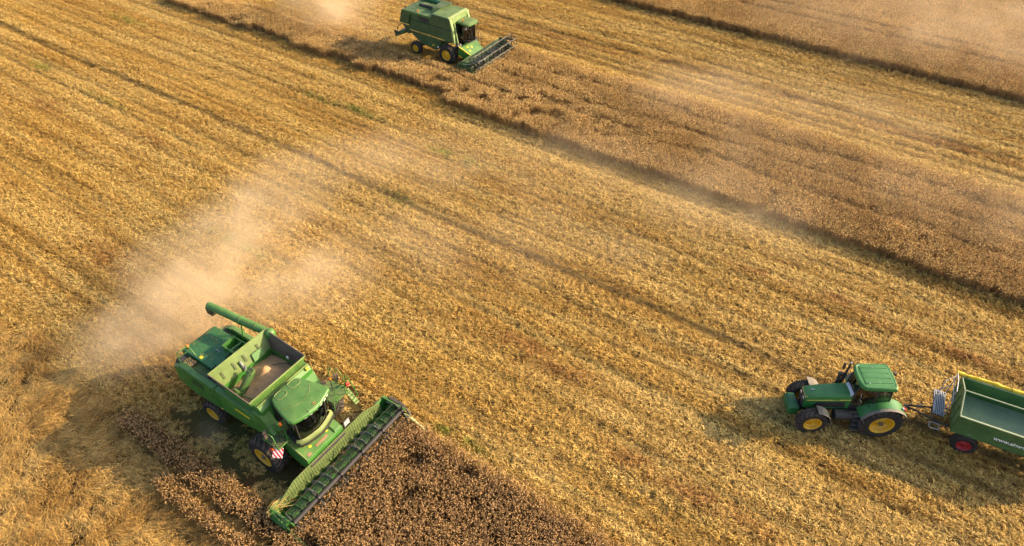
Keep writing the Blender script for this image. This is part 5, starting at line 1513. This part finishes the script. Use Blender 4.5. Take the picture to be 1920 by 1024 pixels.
    for i in range(500):
        x = -r.random() ** 1.5 * 5.2 - .08; y = (1 if r.random() < .6 else -1) * (1.13 - abs(r.gauss(0, .16)))
        if r.random() < .25: y = r.uniform(-1.1, 1.1)
        q = r.uniform(.012, .03); z = zb + .058
        g2.add([(x, y, z), (x + q, y - q, z), (x - q * .4, y + q, z), (x, y, z + q * .5)], [(0, 1, 2), (0, 1, 3), (1, 2, 3), (0, 2, 3)])
    go = g2.build('spilled_grain', 'grain', None)
    go.location = (19.47, 19.03, 0); go.rotation_euler = (0, 0, rad(153))
    go['kind'] = 'stuff'; go['label'] = 'loose grain left along the walls on the trailer floor'; go['category'] = 'grain'
    return T
trailer()

# ================================================================== dust
def dust_material(name, dens, col, fr, seed):
    m = bpy.data.materials.new(name)
    m.use_nodes = True
    nt = m.node_tree; nt.nodes.clear()
    out = nt.nodes.new('ShaderNodeOutputMaterial')
    pv = nt.nodes.new('ShaderNodeVolumePrincipled')
    pv.inputs['Color'].default_value = (*col, 1)
    pv.inputs['Anisotropy'].default_value = .0
    nt.links.new(pv.outputs[0], out.inputs['Volume'])
    tc = nt.nodes.new('ShaderNodeTexCoord')
    L = nt.nodes.new('ShaderNodeVectorMath'); L.operation = 'LENGTH'
    nt.links.new(tc.outputs['Object'], L.inputs[0])
    fall = rng(nt, L.outputs['Value'], 1.0, 0.15)
    p, g = worldpos(nt)
    q = mapping(nt, p, loc=(seed, seed * .7, 0), scale=(1, 1, 1.3))
    n1 = nz(nt, q, fr, 4, .62)
    n2 = nz(nt, q, fr * .32, 2, .5)
    k = mth(nt, 'MULTIPLY', rng(nt, n1, .38, .64), rng(nt, n2, .32, .58))
    k = mth(nt, 'ADD', mth(nt, 'MULTIPLY', k, .8), .2)
    d = mth(nt, 'MULTIPLY', mth(nt, 'MULTIPLY', fall, k), dens)
    nt.links.new(d, pv.inputs['Density'])
    return m

def ico():
    me = bpy.data.meshes.new('dust_puff')
    bm = bmesh.new(); bmesh.ops.create_icosphere(bm, subdivisions=3, radius=1.0); bm.to_mesh(me); bm.free()
    return me

def dust(name, label, dens, puffs, col=(.93, .75, .53), fr=.45, seed=0.0):
    m = dust_material(name + '_air', dens, col, fr, seed)
    root = bpy.data.objects.new(name, None)
    COL.objects.link(root)
    root['kind'] = 'stuff'; root['label'] = label; root['category'] = 'dust'
    base = ico(); base.materials.append(m)
    for (x, y, z, a, b, c, rz) in puffs:
        o = bpy.data.objects.new('dust_puff', base)
        COL.objects.link(o); o.parent = root
        o.location = (x, y, z); o.scale = (a, b, c); o.rotation_euler = (0, 0, rad(rz))
        o['kind'] = 'stuff'
D = 1.0
dust('dust_plume', 'tan dust plume blowing away behind the near harvester', .26 * D, [
    (-18.3, 22.6, 2.0, 3.7, 2.8, 2.3, 25), (-16.0, 24.0, 2.2, 5.0, 3.6, 2.6, 40), (-13.2, 25.2, 2.0, 3.4, 3.0, 2.2, 60), (-17.2, 26.6, 2.2, 3.8, 4.2, 2.4, 60), (-15.0, 30.0, 2.3, 4.4, 4.4, 2.4, 0),
    (-13.3, 34.0, 2.4, 4.6, 4.2, 2.4, 0), (-9.6, 37.2, 2.4, 5.2, 3.2, 2.3, 15), (-10.5, 27.5, 1.6, 4.6, 4.0, 1.8, 0), (-13.2, 18.1, .8, 1.3, .9, 1.0, -30), (-18.9, 21.8, 1.6, 2.2, 1.6, 1.8, 20)], seed=1.3, fr=.38)
dust('thin_dust', 'thin dust drifting over the stubble beyond the near harvester', .06 * D, [
    (-4.0, 37.8, 2.0, 7.5, 5.0, 2.4, -10), (4.5, 36.5, 2.0, 9.5, 5.5, 2.4, -20), (12.5, 33.0, 2.0, 9, 5.0, 2.2, -28), (-5.0, 30.0, 2.0, 9, 5.0, 2.2, -20), (3, 29.5, 1.8, 8, 4.5, 2.0, -25)], seed=4.1, fr=.3)
dust('harvester_dust', 'dust cloud trailing from the rear of the far harvester', .21 * D, [
    (-11.6, 58.2, 1.3, 3.4, 2.4, 1.9, 0), (-14.5, 60.5, 2.0, 4.6, 3.4, 2.6, 10), (-17.5, 62.5, 2.4, 4.6, 4.0, 3.0, 0), (-15.2, 65.5, 2.8, 6.0, 5.0, 3.4, 0)], seed=7.7, fr=.4)
dust('drifting_dust', 'faint pale dust drifting over the far side of the field', .065 * D, [
    (14.5, 45.5, 2.2, 9, 5.5, 2.8, -25), (23, 43, 2.2, 10, 6, 2.8, -25), (31, 58, 3.0, 15, 10, 3.6, -20), (43, 52, 3.0, 13, 11, 3.6, -20), (32, 70, 3.2, 20, 9, 3.8, -10), (18.0, 37.0, 2.0, 9, 5, 2.4, -30), (27, 33, 2, 9, 5, 2.4, -30)], seed=11.0, fr=.25)
